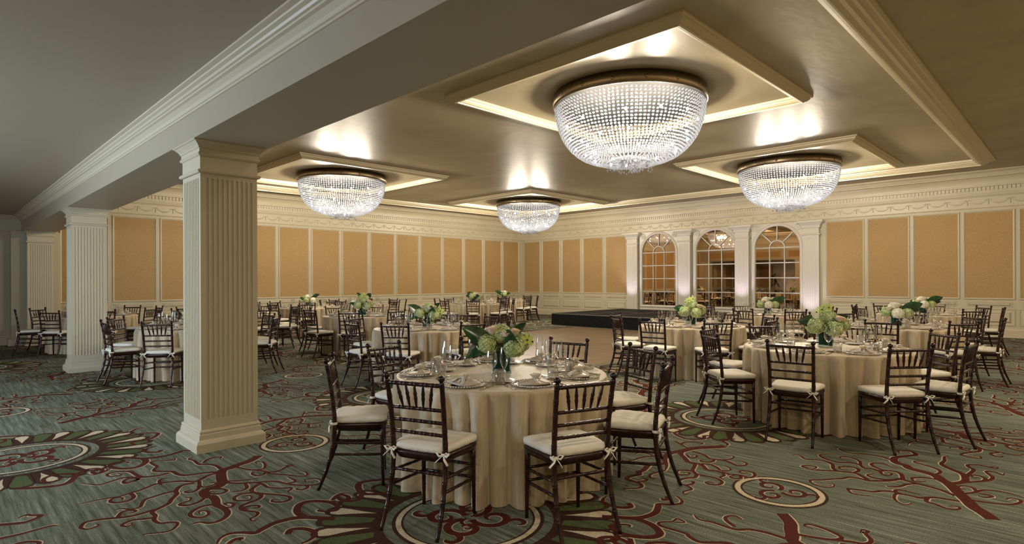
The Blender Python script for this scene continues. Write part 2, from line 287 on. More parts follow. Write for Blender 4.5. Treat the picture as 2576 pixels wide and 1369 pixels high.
def rosette(mb,c,R):
    n=34
    for j in range(n):
        q=2*PI*j/n; h=PI/n
        def P(r,t): return (c[0]+r*math.cos(q+t*h), c[1]+r*math.sin(q+t*h))
        poly(mb,[P(.56,-1.02),P(.87,-1.02),P(.925,-.7),P(.945,-.3),P(.945,.3),P(.925,.7),P(.87,1.02),P(.56,1.02)],.0011,4)
        if j%2: poly(mb,[P(.585,-.62),P(.72,-.86),P(.83,-.92),P(.885,-.7),P(.905,-.2),P(.905,.3),P(.885,.7),P(.83,.85),P(.72,.7),P(.60,.55)],.0019,3)
        else: poly(mb,[P(.60,.05),P(.70,-.22),P(.80,-.55),P(.86,-.62),P(.90,-.35),P(.912,.15),P(.895,.6),P(.84,.72),P(.76,.45),P(.67,.22)],.0019,2)
    disc(mb,c,.535,.575,.0020,4); disc(mb,c,0,.535,.0006,0)
    disc(mb,c,.405,.475,.0012,4); disc(mb,c,.418,.452,.0020,2)
    triskele(mb,c,.34,R,4); triskele(mb,c,.16,R,2)
    motif(mb,SCROLLS); motif(mb,SCROLLS,-1)
cell=MB(); R=random.Random(3)
rosette(cell,(0,0),R)
disc(cell,(0,2.44),.275,.31,.0010,4); disc(cell,(0,2.44),.25,.29,.0016,2); disc(cell,(0,2.44),.238,.252,.0018,4); triskele(cell,(0,2.44),.235,R,3)
for t in TRACES: motif(cell,t)
fl=MB(); fl.add([(XB,YB,0),(LX,YB,0),(LX,LY,0),(XB,LY,0)],[(0,1,2,3)],0)
vv=fl.v; ff=fl.f; mm=fl.m
for j in range(-2,6):
    for i in range(-3,6):
        ox=2.4+3.66*i+(1.83 if j%2 else 0)-(0); oy=2.77+3.66*j
        if j%2: ox-=3.66
        if ox<-4.5 or ox>LX+1.5 or oy<-3 or oy>LY+1: continue
        vs=[(x+ox,y+oy,z) for x,y,z in cell.v]; o=len(vv)
        for f,mi in zip(cell.f,cell.m):
            x,y,_=vs[f[0]]
            if XB<x<LX and YB<y<LY:
                ff.append(tuple(k+o for k in f)); mm.append(mi); fl.sm.append(False)
        vv.extend(vs)
struct('floor',fl,[M['carpet'],M['burg'],M['cream'],M['green'],M['brown']],label='patterned sage carpet with burgundy scrolls and sunflower rosettes')

# ---------------------------------------------------------------- walls
def prism(mb, prof, a, b, f, mi=0, smooth=False):
    """extrude a profile [(h,z)] from u=a to u=b; f maps (u,h,z) to world"""
    k=len(prof); vs=[f(a,h,z) for h,z in prof]+[f(b,h,z) for h,z in prof]
    mb.add(vs,[(i,i+1,k+i+1,k+i) for i in range(k-1)],mi,smooth)
def frame(mb, u0,u1,v0,v1, prof, f, mi=0):
    """moulding mitred round a rectangle; prof [(inset,height)]; f maps (u,h,v)"""
    vs=[];
    for d,h in prof:
        for (u,v) in ((u0+d,v0+d),(u1-d,v0+d),(u1-d,v1-d),(u0+d,v1-d)): vs.append(f(u,h,v))
    k=len(prof)
    mb.add(vs,[(i*4+j,i*4+(j+1)%4,(i+1)*4+(j+1)%4,(i+1)*4+j) for i in range(k-1) for j in range(4)],mi)
fR=lambda u,h,v:(LX-h,u,v)
fL=lambda u,h,v:(u,LY-h,v)
fI=lambda u,h,v:(X2+h,u,v)
fB=lambda u,h,v:(u,YB+h,v)
fN=lambda u,h,v:(XB+h,u,v)
PM=[(0,0),(.004,.022),(.016,.030),(.03,.024),(.036,.010),(.045,.004)]   # picture moulding
def bay(wall,f,u0,u1,z0=1.0,z1=3.25,wains=True):
    p=MB(); vs=[f(u,.004,v) for u,v in ((u0-.01,z0-.01),(u1+.01,z0-.01),(u1+.01,z1+.01),(u0-.01,z1+.01))]; p.add(vs,[(0,1,2,3)],0)
    o=p.build('fabric_panel',M['fabric'],wall)
    q=MB(); frame(q,u0-.036,u1+.036,z0-.036,z1+.036,PM,f); q.build('panel_frame',M['trim'],o)
    if wains:
        q=MB()
        frame(q,u0+.03,u1-.03,.785,.915,[(0,0),(.004,.012),(.012,.012),(.018,.006),(.04,.022),(.045,.022)],f)
        q.add([f(u,.022,v) for u,v in ((u0+.07,.825),(u1-.07,.825),(u1-.07,.875),(u0+.07,.875))],[(0,1,2,3)])
        frame(q,u0-.03,u1+.03,.30,.725,[(0,0),(.004,.016),(.014,.016),(.022,.002),(.07,.002),(.075,.006),(.10,.026),(.105,.026)],f)
        q.add([f(u,.026,v) for u,v in ((u0+.07,.40),(u1-.07,.40),(u1-.07,.625),(u0+.07,.625))],[(0,1,2,3)])
        q.build('wainscot_panel',M['trim'],wall)
CORN=[(0,3.345),(.022,3.35),(.026,3.362),(.010,3.375),(.010,3.64),(.03,3.648),(.034,3.668),(.055,3.68),(.06,3.715),(.075,3.72),(.078,3.745),(.085,3.75),(.085,3.895),(.125,3.90),(.128,3.935),(.135,3.94),
  (.14,3.98),(.155,4.03),(.185,4.075),(.23,4.115),(.29,4.14),(.30,4.14),(.30,4.16),(.33,4.17),(.345,4.20),(.375,4.235),(.41,4.25),(.42,4.255),(.42,ZC)]
BASE=[(.0,.235),(.012,.225),(.016,.20),(.03,.185),(.03,.03),(.034,.0)]
def garland(f,a,b,pitch,start):
    g=MB(); u=start
    while u+pitch<b+.01:
        for w,dz in ((.007,0),(.009,-.022)):
            pts=[]
            for i in range(9):
                t=i/8; s=math.sin(PI*t); pts.append(f(u+pitch*(.06+.88*t),.012,3.555-(.075*s**.8)+dz*s))
            g.tube(pts,[w*(.5+.7*math.sin(PI*i/8)) for i in range(9)],5)
        g.tube([f(u,.012,3.57),f(u+.003,.016,3.51),f(u-.004,.014,3.445)],[.006,.011,.008],5)
        for sx in (-1,1):
            g.tube([f(u,.012,3.56),f(u+sx*.03,.018,3.578),f(u+sx*.06,.014,3.568),f(u+sx*.085,.012,3.556)],[.005,.010,.007,.004],5)
        u+=pitch
    return g
def wall_trim(wall,f,a,b,start,tag):
    q=MB(); prism(q,CORN,a,b,f); q.build('cornice',M['trim'],wall)
    q=MB(); u=a+.02
    while u<b:
        q.add([f(u,.084,3.80),f(u+.05,.084,3.80),f(u+.05,.104,3.80),f(u,.104,3.80),f(u,.084,3.892),f(u+.05,.084,3.892),f(u+.05,.104,3.892),f(u,.104,3.892)],
              [(0,1,2,3),(0,1,5,4),(1,2,6,5),(2,3,7,6),(3,0,4,7)]); u+=.085
    q.build('dentil_pattern',M['trim'],wall)
    garland(f,a,b,.435,start).build('garland_pattern',M['trim'],wall)
w=MB(); w.box((LX,YB,0),(LX+.2,LY+.2,ZC)); WR=struct('wall_right',w,M['plaster'],label='cream panelled wall with golden fabric panels and three arched mirrors')
for k in range(5): bay(WR,fR,17.5-1.147*k,18.47-1.147*k)
for k in range(7): bay(WR,fR,4.69-1.12*k,5.67-1.12*k)
wall_trim(WR,fR,YB,LY,.08,'right')
w=MB(); w.box((XB,LY,0),(LX+.2,LY+.2,ZC)); WL=struct('wall_left',w,M['plaster'],label='long cream wall lined with golden fabric panels left of the stage')
for k in range(15): bay(WL,fL,2.41+1.117*k,2.41+1.117*k+.97)
bay(WL,fL,.22,1.2,1.0,2.5)
bay(WL,fL,-1.2,-.1,1.0,2.5); bay(WL,fL,-2.6,-1.5,1.0,2.5)
wall_trim(WL,fL,X2,LX,3.2,'left')
w=MB(); w.box((XB,YB-.2,0),(LX+.2,YB,ZC)); WB=struct('wall_back',w,M['plaster'],label='cream wall behind the camera')
for k in range(14): bay(WB,fB,3.0+1.117*k,3.97+1.117*k)
wall_trim(WB,fB,X2,LX,3.2,'back')
for nm,f,a,b in (('baseboard_right',fR,YB,LY),('baseboard_left',fL,XB,LX),('baseboard_back',fB,XB,LX)):
    q=MB(); prism(q,BASE,a,b,f); struct(nm,q,M['trim'])
# side wall of the alcove with tall daylight windows
w=MB(); ys=[YB,5.6,7.4,8.6,10.4,LY]
for i in range(0,6,2): w.box((XB-.2,ys[i],0),(XB,ys[i+1],ZA))
for i in (1,3): w.box((XB-.2,ys[i],0),(XB,ys[i+1],.7)); w.box((XB-.2,ys[i],2.75),(XB,ys[i+1],ZA))
WN=struct('wall_near',w,M['plaster'],label='alcove side wall with daylight windows')
for k in (0,1,4,5): bay(WN,fN,10.9+1.2*k,11.9+1.2*k,1.0,2.5)
for k in range(6): bay(WN,fN,-2+1.2*k,-1+1.2*k,1.0,2.5)
q=MB(); prism(q,BASE,YB,LY,fN); struct('baseboard_near',q,M['trim'])
for i in (1,3):
    q=MB(); q.add([(XB-.12,ys[i],.7),(XB-.12,ys[i+1],.7),(XB-.12,ys[i+1],2.75),(XB-.12,ys[i],2.75)],[(0,1,2,3)])
    o=struct('window_%d'%((i+1)//2),q,M['sky']); q=MB()
    for t in (0,.333,.667,1):
        u=ys[i]+(ys[i+1]-ys[i])*t; q.box((XB-.12,u-.025,.7),(XB-.06,u+.025,2.75))
    for v in (.7,1.4,2.1,2.75): q.box((XB-.12,ys[i],v-.02),(XB-.06,ys[i+1],v+.02))
    q.build('window_frame',M['white'],o)
# ceilings
w=MB(); w.box((X2,YB,ZC),(LX+.2,LY+.2,ZC+.15)); struct('ceiling',w,M['ceil'],label='glossy taupe ceiling with square moulded frames')
w=MB(); w.box((XB-.2,YB,ZA),(X1,LY+.2,ZA+.15)); struct('ceiling_left',w,M['beam'],label='lower plain ceiling over the alcove')
# beam
w=MB(); w.box((X1,YB,ZS),(X2,LY,ZC+.15)); BM=struct('beam',w,M['beam'],label='long painted beam carried by the fluted columns')
fA=lambda u,h,v:(X1-h,u,v)
CR=[(0,2.955),(.012,2.957),(.014,2.970),(.024,2.975),(.026,2.985),(.030,3.0),(.055,3.028),(.075,3.036),(.078,3.046),(.092,3.052),(.10,3.066),(.122,3.078),(.126,3.088),(.14,3.092),(.158,3.098),(.16,ZA)]
q=MB(); prism(q,CR,YB,LY,fA); q.build('crown_moulding',M['trim'],BM)
fh=lambda u,h,v:(u,LY-.08-h,v)
q=MB(); q.box((XB,LY-.08,2.74),(X1,LY,ZA)); prism(q,CR,XB,X1,fh); struct('trim_1',q,M['trim'],label='header band over the alcove end wall')
for k in range(8):
    q=MB(); u0=YB+.6+2.5*k; frame(q,u0,u0+2.1,2.86,3.3,PM,fI)
    if u0+2.1<LY: 
        p=MB(); p.add([fI(u,.004,v) for u,v in ((u0,2.86),(u0+2.1,2.86),(u0+2.1,3.3),(u0,3.3))],[(0,1,2,3)]); o=p.build('fabric_panel',M['fabric'],BM); q.build('panel_frame',M['trim'],o)
q=MB(); prism(q,CORN,YB,LY,fI); q.build('cornice',M['trim'],BM)
garland(fI,YB,LY,.435,.08).build('garland_pattern',M['trim'],BM)
# ceiling mouldings
fC=lambda u,h,v:(u,v,ZC-h)
RF=[(0,0),(0,.02),(.02,.035),(.03,.035),(.035,.055),(.07,.085),(.10,.095),(.105,.11),(.14,.11),(.145,.095),(.165,.09),(.185,.06),(.19,.04),(.205,.035),(.21,0)]
FR=[(5.50,9.50,2.95,6.87),(12.58,16.55,3.13,7.02),(5.66,9.78,12.02,16.0),(12.95,17.0,12.0,16.0)]
for i,(a,b,c,d) in enumerate(FR):
    q=MB(); frame(q,a,b,c,d,RF,fC); struct('trim_%d'%(i+2),q,M['ceilframe'],label='square ceiling moulding framing a chandelier')
TF=[(0,0),(0,.03),(.03,.03),(.04,.05),(.10,.055),(.115,.085),(.16,.09),(.18,.13),(.23,.15),(.25,.15),(.255,.12),(.30,.115),(.31,.09),(.34,.085),(.35,.05),(.38,.045),(.385,0)]
q=MB(); frame(q,3.3,17.55,1.50,17.25,TF,fC); struct('trim_6',q,M['ceilframe'],label='large ceiling moulding running round the hall')

# ---------------------------------------------------------------- columns
def flute_face(mb, P, W, n, zlo, zhi, margin, gw=.55):
    """one shaft face with n round-ended flutes. P(u,h,z): u along the face 0..W, h depth inward"""
    pitch=(W-2*margin)/n; w0=pitch*gw/2; cs=[margin+pitch*(i+.5) for i in range(n)]
    ph=[-1,-.8,-.45,0,.45,.8,1]
    rows=[(zlo[0],0),(zlo[1],0)]
    e=[(0,0.02),(.25,.66),(.6,.92),(1,1)]
    rows+=[(zlo[1]+w0*t,s) for t,s in e]+[(zhi[0]-w0*t,s) for t,s in e[::-1]]+[(zhi[0],0),(zhi[1],0)]
    us=[]
    for z,s in rows:
        r=[(0,0,z)]
        for c in cs:
            for p in ph: r.append((c+w0*s*p, w0*s*math.sqrt(max(0,1-p*p))*.9, z))
        r.append((W,0,z)); us.append(r)
    k=len(us[0]); vs=[P(*q) for r in us for q in r]
    mb.add(vs,[(i*k+j,i*k+j+1,(i+1)*k+j+1,(i+1)*k+j) for i in range(len(us)-1) for j in range(k-1)])
CAPT=[(.068,2.385),(.056,2.452),(.045,2.458),(.041,2.470),(.045,2.482),(.066,2.488),(.066,2.60),(.054,2.606),(.046,2.618),(.05,2.632),(.058,2.638),(.058,2.668),(.048,2.672),(.048,2.682),(.034,2.70),(.012,2.722),(0,2.726),(0,ZS)]
BAST=[(.016,0),(.016,.075),(.022,.085),(.030,.098),(.045,.108),(.048,.15),(.054,.158),(.054,.165),(.050,.172),(.054,.184),(.068,.192)]
def sq(mb,x0,y0,wx,wy,prof,s=1):
    vs=[]
    for d,z in prof:
        d=d*s
        for a,b in ((x0+d,y0+d),(x0+wx-d,y0+d),(x0+wx-d,y0+wy-d),(x0+d,y0+wy-d)): vs.append((a,b,z))
    k=len(prof); mb.add(vs,[(i*4+j,i*4+(j+1)%4,(i+1)*4+(j+1)%4,(i+1)*4+j) for i in range(k-1) for j in range(4)])
def column(y0,label):
    o=link('column',None,None,(0,0,0),kind='structure',label=label)
    x0,W=X1,.6255; e=.068; w=W-2*e; a,b=x0+e,y0+e
    q=MB(); zl=(.18,.275); zh=(2.415,2.47)
    flute_face(q,lambda u,h,z:(a+u,b+h,z),w,10,zl,zh,.035)
    flute_face(q,lambda u,h,z:(a+w-h,b+u,z),w,10,zl,zh,.035)
    flute_face(q,lambda u,h,z:(a+w-u,b+w-h,z),w,10,zl,zh,.035)
    flute_face(q,lambda u,h,z:(a+h,b+w-u,z),w,10,zl,zh,.035)
    q.build('shaft',M['trim'],o)
    q=MB(); sq(q,x0,y0,W,W,[(e,2.46)]+CAPT[1:]); q.build('capital',M['trim'],o)
    q=MB(); sq(q,x0,y0,W,W,BAST); q.build('base',M['trim'],o)
column(5.45,'near fluted cream column under the beam')
column(11.86,'middle fluted cream column under the beam')
column(LY-.62,'farthest fluted cream pilaster at the end wall')
q=MB(); q.box((1.42,LY-.28,.0),(2.36,LY,ZS)); q.box((1.36,LY-.34,0),(2.4,LY,.16)); struct('wall_pier',q,M['trim'],label='plain pier behind the end pilaster')
# pilasters between mirrors
PY=[12.56,10.36,8.25,6.08]
for i,y in enumerate(PY):
    o=link('pilaster',None,None,(0,0,0),kind='structure',label='fluted white pilaster washed by light, %s of four from the stage side'%('first','second','third','fourth')[i])
    W=.46; D=.15; u0=y-W/2
    q=MB(); flute_face(q,lambda u,h,z:(LX-D+h,u0+W-u,z),W,9,(.2,.3),(2.83,2.9),.03,.5)
    q.add([(LX-D,u0,.2),(LX,u0,.2),(LX,u0,2.9),(LX-D,u0,2.9)],[(0,1,2,3)]); q.add([(LX-D,u0+W,.2),(LX,u0+W,.2),(LX,u0+W,2.9),(LX-D,u0+W,2.9)],[(0,1,2,3)])
    q.build('shaft',M['white'],o)
    def ring(prof,nm):
        q=MB(); vs=[]
        for h,z in prof: vs+=[(LX,u0-h,z),(LX-D-h,u0-h,z),(LX-D-h,u0+W+h,z),(LX,u0+W+h,z)]
        k=len(prof); q.add(vs,[(i*4+j,i*4+j+1,(i+1)*4+j+1,(i+1)*4+j) for i in range(k-1) for j in range(3)]); q.add(vs[-4:],[(0,1,2,3)]); q.add(vs[:4],[(0,1,2,3)]); q.build(nm,M['white'],o)
    ring([(0,2.88),(.03,2.89),(.035,2.91),(.03,2.93),(0,2.94),(0,3.10),(.03,3.11),(.035,3.14),(.04,3.18),(.07,3.22),(.12,3.27),(.14,3.275),(.14,3.33)],'capital')
    ring([(.07,0),(.07,.14),(.05,.16),(.03,.19),(0,.21)],'base')
# arched mirrors
def arch_pts(c,r,zs,n=24): return [(c+r*math.cos(PI*i/n), zs+r*math.sin(PI*i/n)) for i in range(n+1)]
for i,y in enumerate((11.44,9.22,7.13)):
    o=thing('arched_mirror','arched white-framed bronze mirror %s'%('beside the stage, left of the three','in the middle of the three, over the stage edge','right of the three, nearest the right tables')[i],'mirror',(LX,y,0),0,'arched mirrors on the right wall')
    r,zs,zb=.70,2.545,.57
    out=[(r,zb)]+arch_pts(0,r,zs)+[(-r,zb)]
    q=MB(); q.add([(-.035,u,z) for u,z in out],[tuple(range(len(out)))]); q.build('mirror_glass',M['mirror'],o)
    # surround: raised board with moulded arch edge
    q=MB()
    prof=[(.0,-.03),(.0,.055),(.02,.075),(.05,.085),(.08,.07),(.10,.05)]
    vs=[]
    for d,h in prof:
        rr=r+d
        for u,z in [(rr,zb-d)]+arch_pts(0,rr,zs)+[(-rr,zb-d)]: vs.append((-.03-h if h>0 else -.0,u,z))
    k=len(out); q.add(vs,[(a*k+j,a*k+(j+1)%k,(a+1)*k+(j+1)%k,(a+1)*k+j) for a in range(len(prof)-1) for j in range(k)],0,False)
    # flat board to the pilasters
    wb=.82
    bo=[(wb,.0)]+[(wb,3.33) if False else (min(wb,max(-wb,(r+.1)*1.6*math.cos(PI*t/24))), 3.33 if 0<t<24 else zs) for t in range(25)]
    lo=[(r+.10,zb-.10)]+arch_pts(0,r+.10,zs)+[(-r-.10,zb-.10)]
    hi=[(wb,zb-.10),(wb,zs)]
    hi=[(wb,zb-.10)]
    for t in range(25):
        a=PI*t/24; x=wb*max(-1,min(1,1.75*math.cos(a))); z=min(3.335,zs+ (3.335-zs)*min(1,2.2*math.sin(a))) ; hi.append((x,z))
    hi.append((-wb,zb-.10))
    vs=[(-.075,u,z) for u,z in lo]+[(-.075,u,z) for u,z in hi]; k=len(lo)
    q.add(vs,[(j,j+1,k+j+1,k+j) for j in range(k-1)])
    q.box((-.075,-wb,.0),(-.0,wb,zb-.10)); frame(q,-.7,.7,.12,.42,[(0,0),(.005,.015),(.02,.015),(.03,.004),(.05,.012)],lambda u,h,v:(-.075-h,u,v))
    q.build('surround',M['white'],o)
    # muntins
    def bar(pts,w=.022,nm='muntin'):
        b=MB(); b.tube([(-.055,u,z) for u,z in pts],w,6); b.build(nm,M['white'],o)
    bw=.233
    for s in (-1,1): bar([(s*bw,zb),(s*bw,zs)])
    for kz in range(4): bar([(-r,zs-.49*kz),(r,zs-.49*kz)])
    bar(arch_pts(0,bw,zs,12)); bar([(0,zs+bw),(0,zs+r)])
    for s in (-1,1): bar([(s*bw*.72,zs+bw*.7),(s*r*.72,zs+r*.7)])
    for s in (-1,1):
        b=MB(); b.lathe([(.0,.035),(.025,.035),(.03,.01),(.055,.008),(.065,.03),(.085,.032),(.10,.018),(.105,0)],20)
        b.xf(lambda p:Vector((-.075-p.z, s*.655+p.x, 3.175+p.y))); b.build('roundel',M['white'],o)

# ---------------------------------------------------------------- chandeliers
CH=[(7.46,4.9),(14.55,5.09),(7.75,13.98),(14.97,14.0)]
def bowl(t):
    """profile of the bead bowl, t 0..1 from the rim down and round to the middle"""
    if t<.8:
        a=t/.8*math.radians(80); return 1.10*math.cos(a)**.62, -.86*math.sin(a)**1.05
    r0,z0=1.10*math.cos(math.radians(80))**.62,-.86*math.sin(math.radians(80))**1.05
    s=(t-.8)/.2; return r0*(1-.8*s), z0-.02+.10*math.sin(PI*s*.5)
BX=MB()
ico=[]; 
import bmesh
bm=bmesh.new(); bmesh.ops.create_icosphere(bm,subdivisions=1,radius=1); iv=[v.co.copy() for v in bm.verts]; ifc=[tuple(v.index for v in f.verts) for f in bm.faces]; bm.free()
NS=112
prev=None; ts=[]; t=0.0; last=bowl(0); acc=0
pitch=.046
for k in range(1,4001):
    p=bowl(k/4000); acc+=math.hypot(p[0]-last[0],p[1]-last[1]); last=p
    if acc>=pitch: ts.append(k/4000); acc=0
for j in range(NS):
    q=2*PI*j/NS
    for k,t in enumerate(ts):
        r,z=bowl(t)
        if r<.56 and j%2: continue
        if r<.28 and j%4: continue
        rr=.0205 if r>.56 else .0175
        qq=q+rnd.uniform(-.004,.004)
        c=Vector((r*math.cos(qq),r*math.sin(qq),z+rnd.uniform(-.004,.004)))
        BX.add([c+v*rr for v in iv],ifc,0,True)
for j in range(40):   # loops of crystal at the bottom
    q=rnd.uniform(0,2*PI); r=rnd.uniform(.05,.42); d=rnd.uniform(.03,.09)
    for k in range(5):
        c=Vector(((r+.03*(k-2)*math.cos(q*3))*math.cos(q),(r+.03*(k-2)*math.sin(q*3))*math.sin(q)+.02*(k-2),-.86-.02-d*math.sin(PI*k/4)))
        BX.add([c+v*.014 for v in iv],ifc,0,True)
bead_me=BX.mesh('bead_curtain',M['bead'])
drum=MB(); drum.lathe([(1.0,.17),(1.10,.17),(1.13,.165),(1.135,.13),(1.14,.125),(1.14,.02),(1.135,.015),(1.12,0),(1.105,.0)],96)
drum_me=drum.mesh('metal_band',M['bronze'])
plate=MB(); plate.lathe([(0,.165),(1.10,.165),(1.10,.075)],64); plate.lathe([(0,.25),(.55,.25),(.55,.165)],48); plate_me=plate.mesh('ceiling_canopy',M['sock'])
riv=MB(); riv.lathe([(0,.012),(.012,.011),(.024,.005),(.026,0)],12); riv_me=riv.mesh('rivet',M['bronze'])
bu=MB(); bu.ball((0,0,0),.017,10,8,0,(1,1,1.3)); bulb_me=bu.mesh('bulb',M['bulb'])
cl=['nearest crystal bead dome chandelier, largest in view','crystal bead dome chandelier on the right, before the mirrors','crystal bead dome chandelier on the left beyond the near column','farthest crystal bead dome chandelier, near the corner']
rb=random.Random(11); bpos=[]
for k in range(34):
    q=2*PI*k/34*5.03; t=.12+.62*((k*.618)%1); r,z=bowl(t); bpos.append((r*.93*math.cos(q),r*.93*math.sin(q),z*.93-.02))
RIM=4.11
for i,(x,y) in enumerate(CH):
    o=thing('chandelier',cl[i],'chandelier',(x,y,RIM),.13*i,'crystal dome chandeliers')
    link('bead_curtain',bead_me,o,kind='stuff'); link('metal_band',drum_me,o); link('ceiling_canopy',plate_me,o,(0,0,-.07+ZC-RIM-.18))
    for k in range(16):
        q=2*PI*k/16; b=link('rivet',riv_me,o,(1.14*math.cos(q),1.14*math.sin(q),.07)); b.rotation_euler=(0,PI/2,q)
    for p in bpos: link('bulb',bulb_me,o,p)

# ---------------------------------------------------------------- stage and dance floor
o=thing('stage','low black portable stage against the arched mirrors','stage',(15.03,8.2,0))
dx,dy=4.17,4.8
q=MB(); n=60; vs=[]
per=[(0,0),(0,dy),(dx,dy),(dx,0),(0,0)]
pts=[]
for a,b in zip(per,per[1:]):
    L=math.hypot(b[0]-a[0],b[1]-a[1]); k=int(L/.08)
    for i in range(k): t=i/k; pts.append((a[0]+(b[0]-a[0])*t,a[1]+(b[1]-a[1])*t))
pts.append(pts[0])
for z,amp in ((.36,0),(.2,.006),(.005,.012)):
    for j,(x,y) in enumerate(pts): vs.append((x-amp*(1+math.sin(j*1.9))+.01,y+amp*math.sin(j*2.3),z))
k=len(pts); q.add(vs,[(a*k+j,a*k+j+1,(a+1)*k+j+1,(a+1)*k+j) for a in range(2) for j in range(k-1)],0,True)
q.build('stage_skirt',M['black'],o)
for i in range(4):
    for j in range(2):
        q=MB(); a,b=j*dx/2,i*dy/4; q.box((a+.004,b+.004,.34),(a+dx/2-.004,b+dy/4-.004,.395)); d=q.build('deck_panel',M['deck'],o)
        q=MB()
        for (u0,v0,u1,v1) in ((a,b,a+dx/2,b+.008),(a,b+dy/4-.008,a+dx/2,b+dy/4),(a,b,a+.008,b+dy/4),(a+dx/2-.008,b,a+dx/2,b+dy/4)): q.box((u0,v0,.375),(u1,v1,.3965))
        q.build('edge_trim',M['alum'] if True else M['deck'],d)
o=thing('dance_floor','portable brown parquet dance floor in front of the stage','dance floor',(7.42,6.05,0))
DX,DY=7.31,5.65
q=MB(); q.box((.08,.08,.003),(DX-.08,DY-.08,.017)); q.build('underlay',M['alum'],o)
nx,ny=8,6; px,py=(DX-.18)/nx,(DY-.18)/ny
for i in range(nx):
    for j in range(ny):
        q=MB(); q.box((.09+px*i+.003,.09+py*j+.003,.004),(.09+px*(i+1)-.003,.09+py*(j+1)-.003,.022)); q.build('floor_panel',M['parquet'],o)
for (a,b,c,d) in ((0,0,DX,.0),(0,DY,DX,DY),(0,0,0,DY),(DX,0,DX,DY)):
    q=MB()
    if b==d:
        s=1 if b==0 else -1; q.add([(a,b,.003),(c,b,.003),(c-.09,b+s*.09,.023),(a+.09,b+s*.09,.023)],[(0,1,2,3)])
    else:
        s=1 if a==0 else -1; q.add([(a,b,.003),(a,d,.003),(a+s*.09,d-.09,.023),(a+s*.09,b+.09,.023)],[(0,1,2,3)])
    q.build('edge_ramp',M['alum'],o)
for x in (4.57,): 
    q=MB(); q.box((x,.09,.018),(x+.022,DY-.09,.0232)); q.build('seam_strip',M['alum'],o)

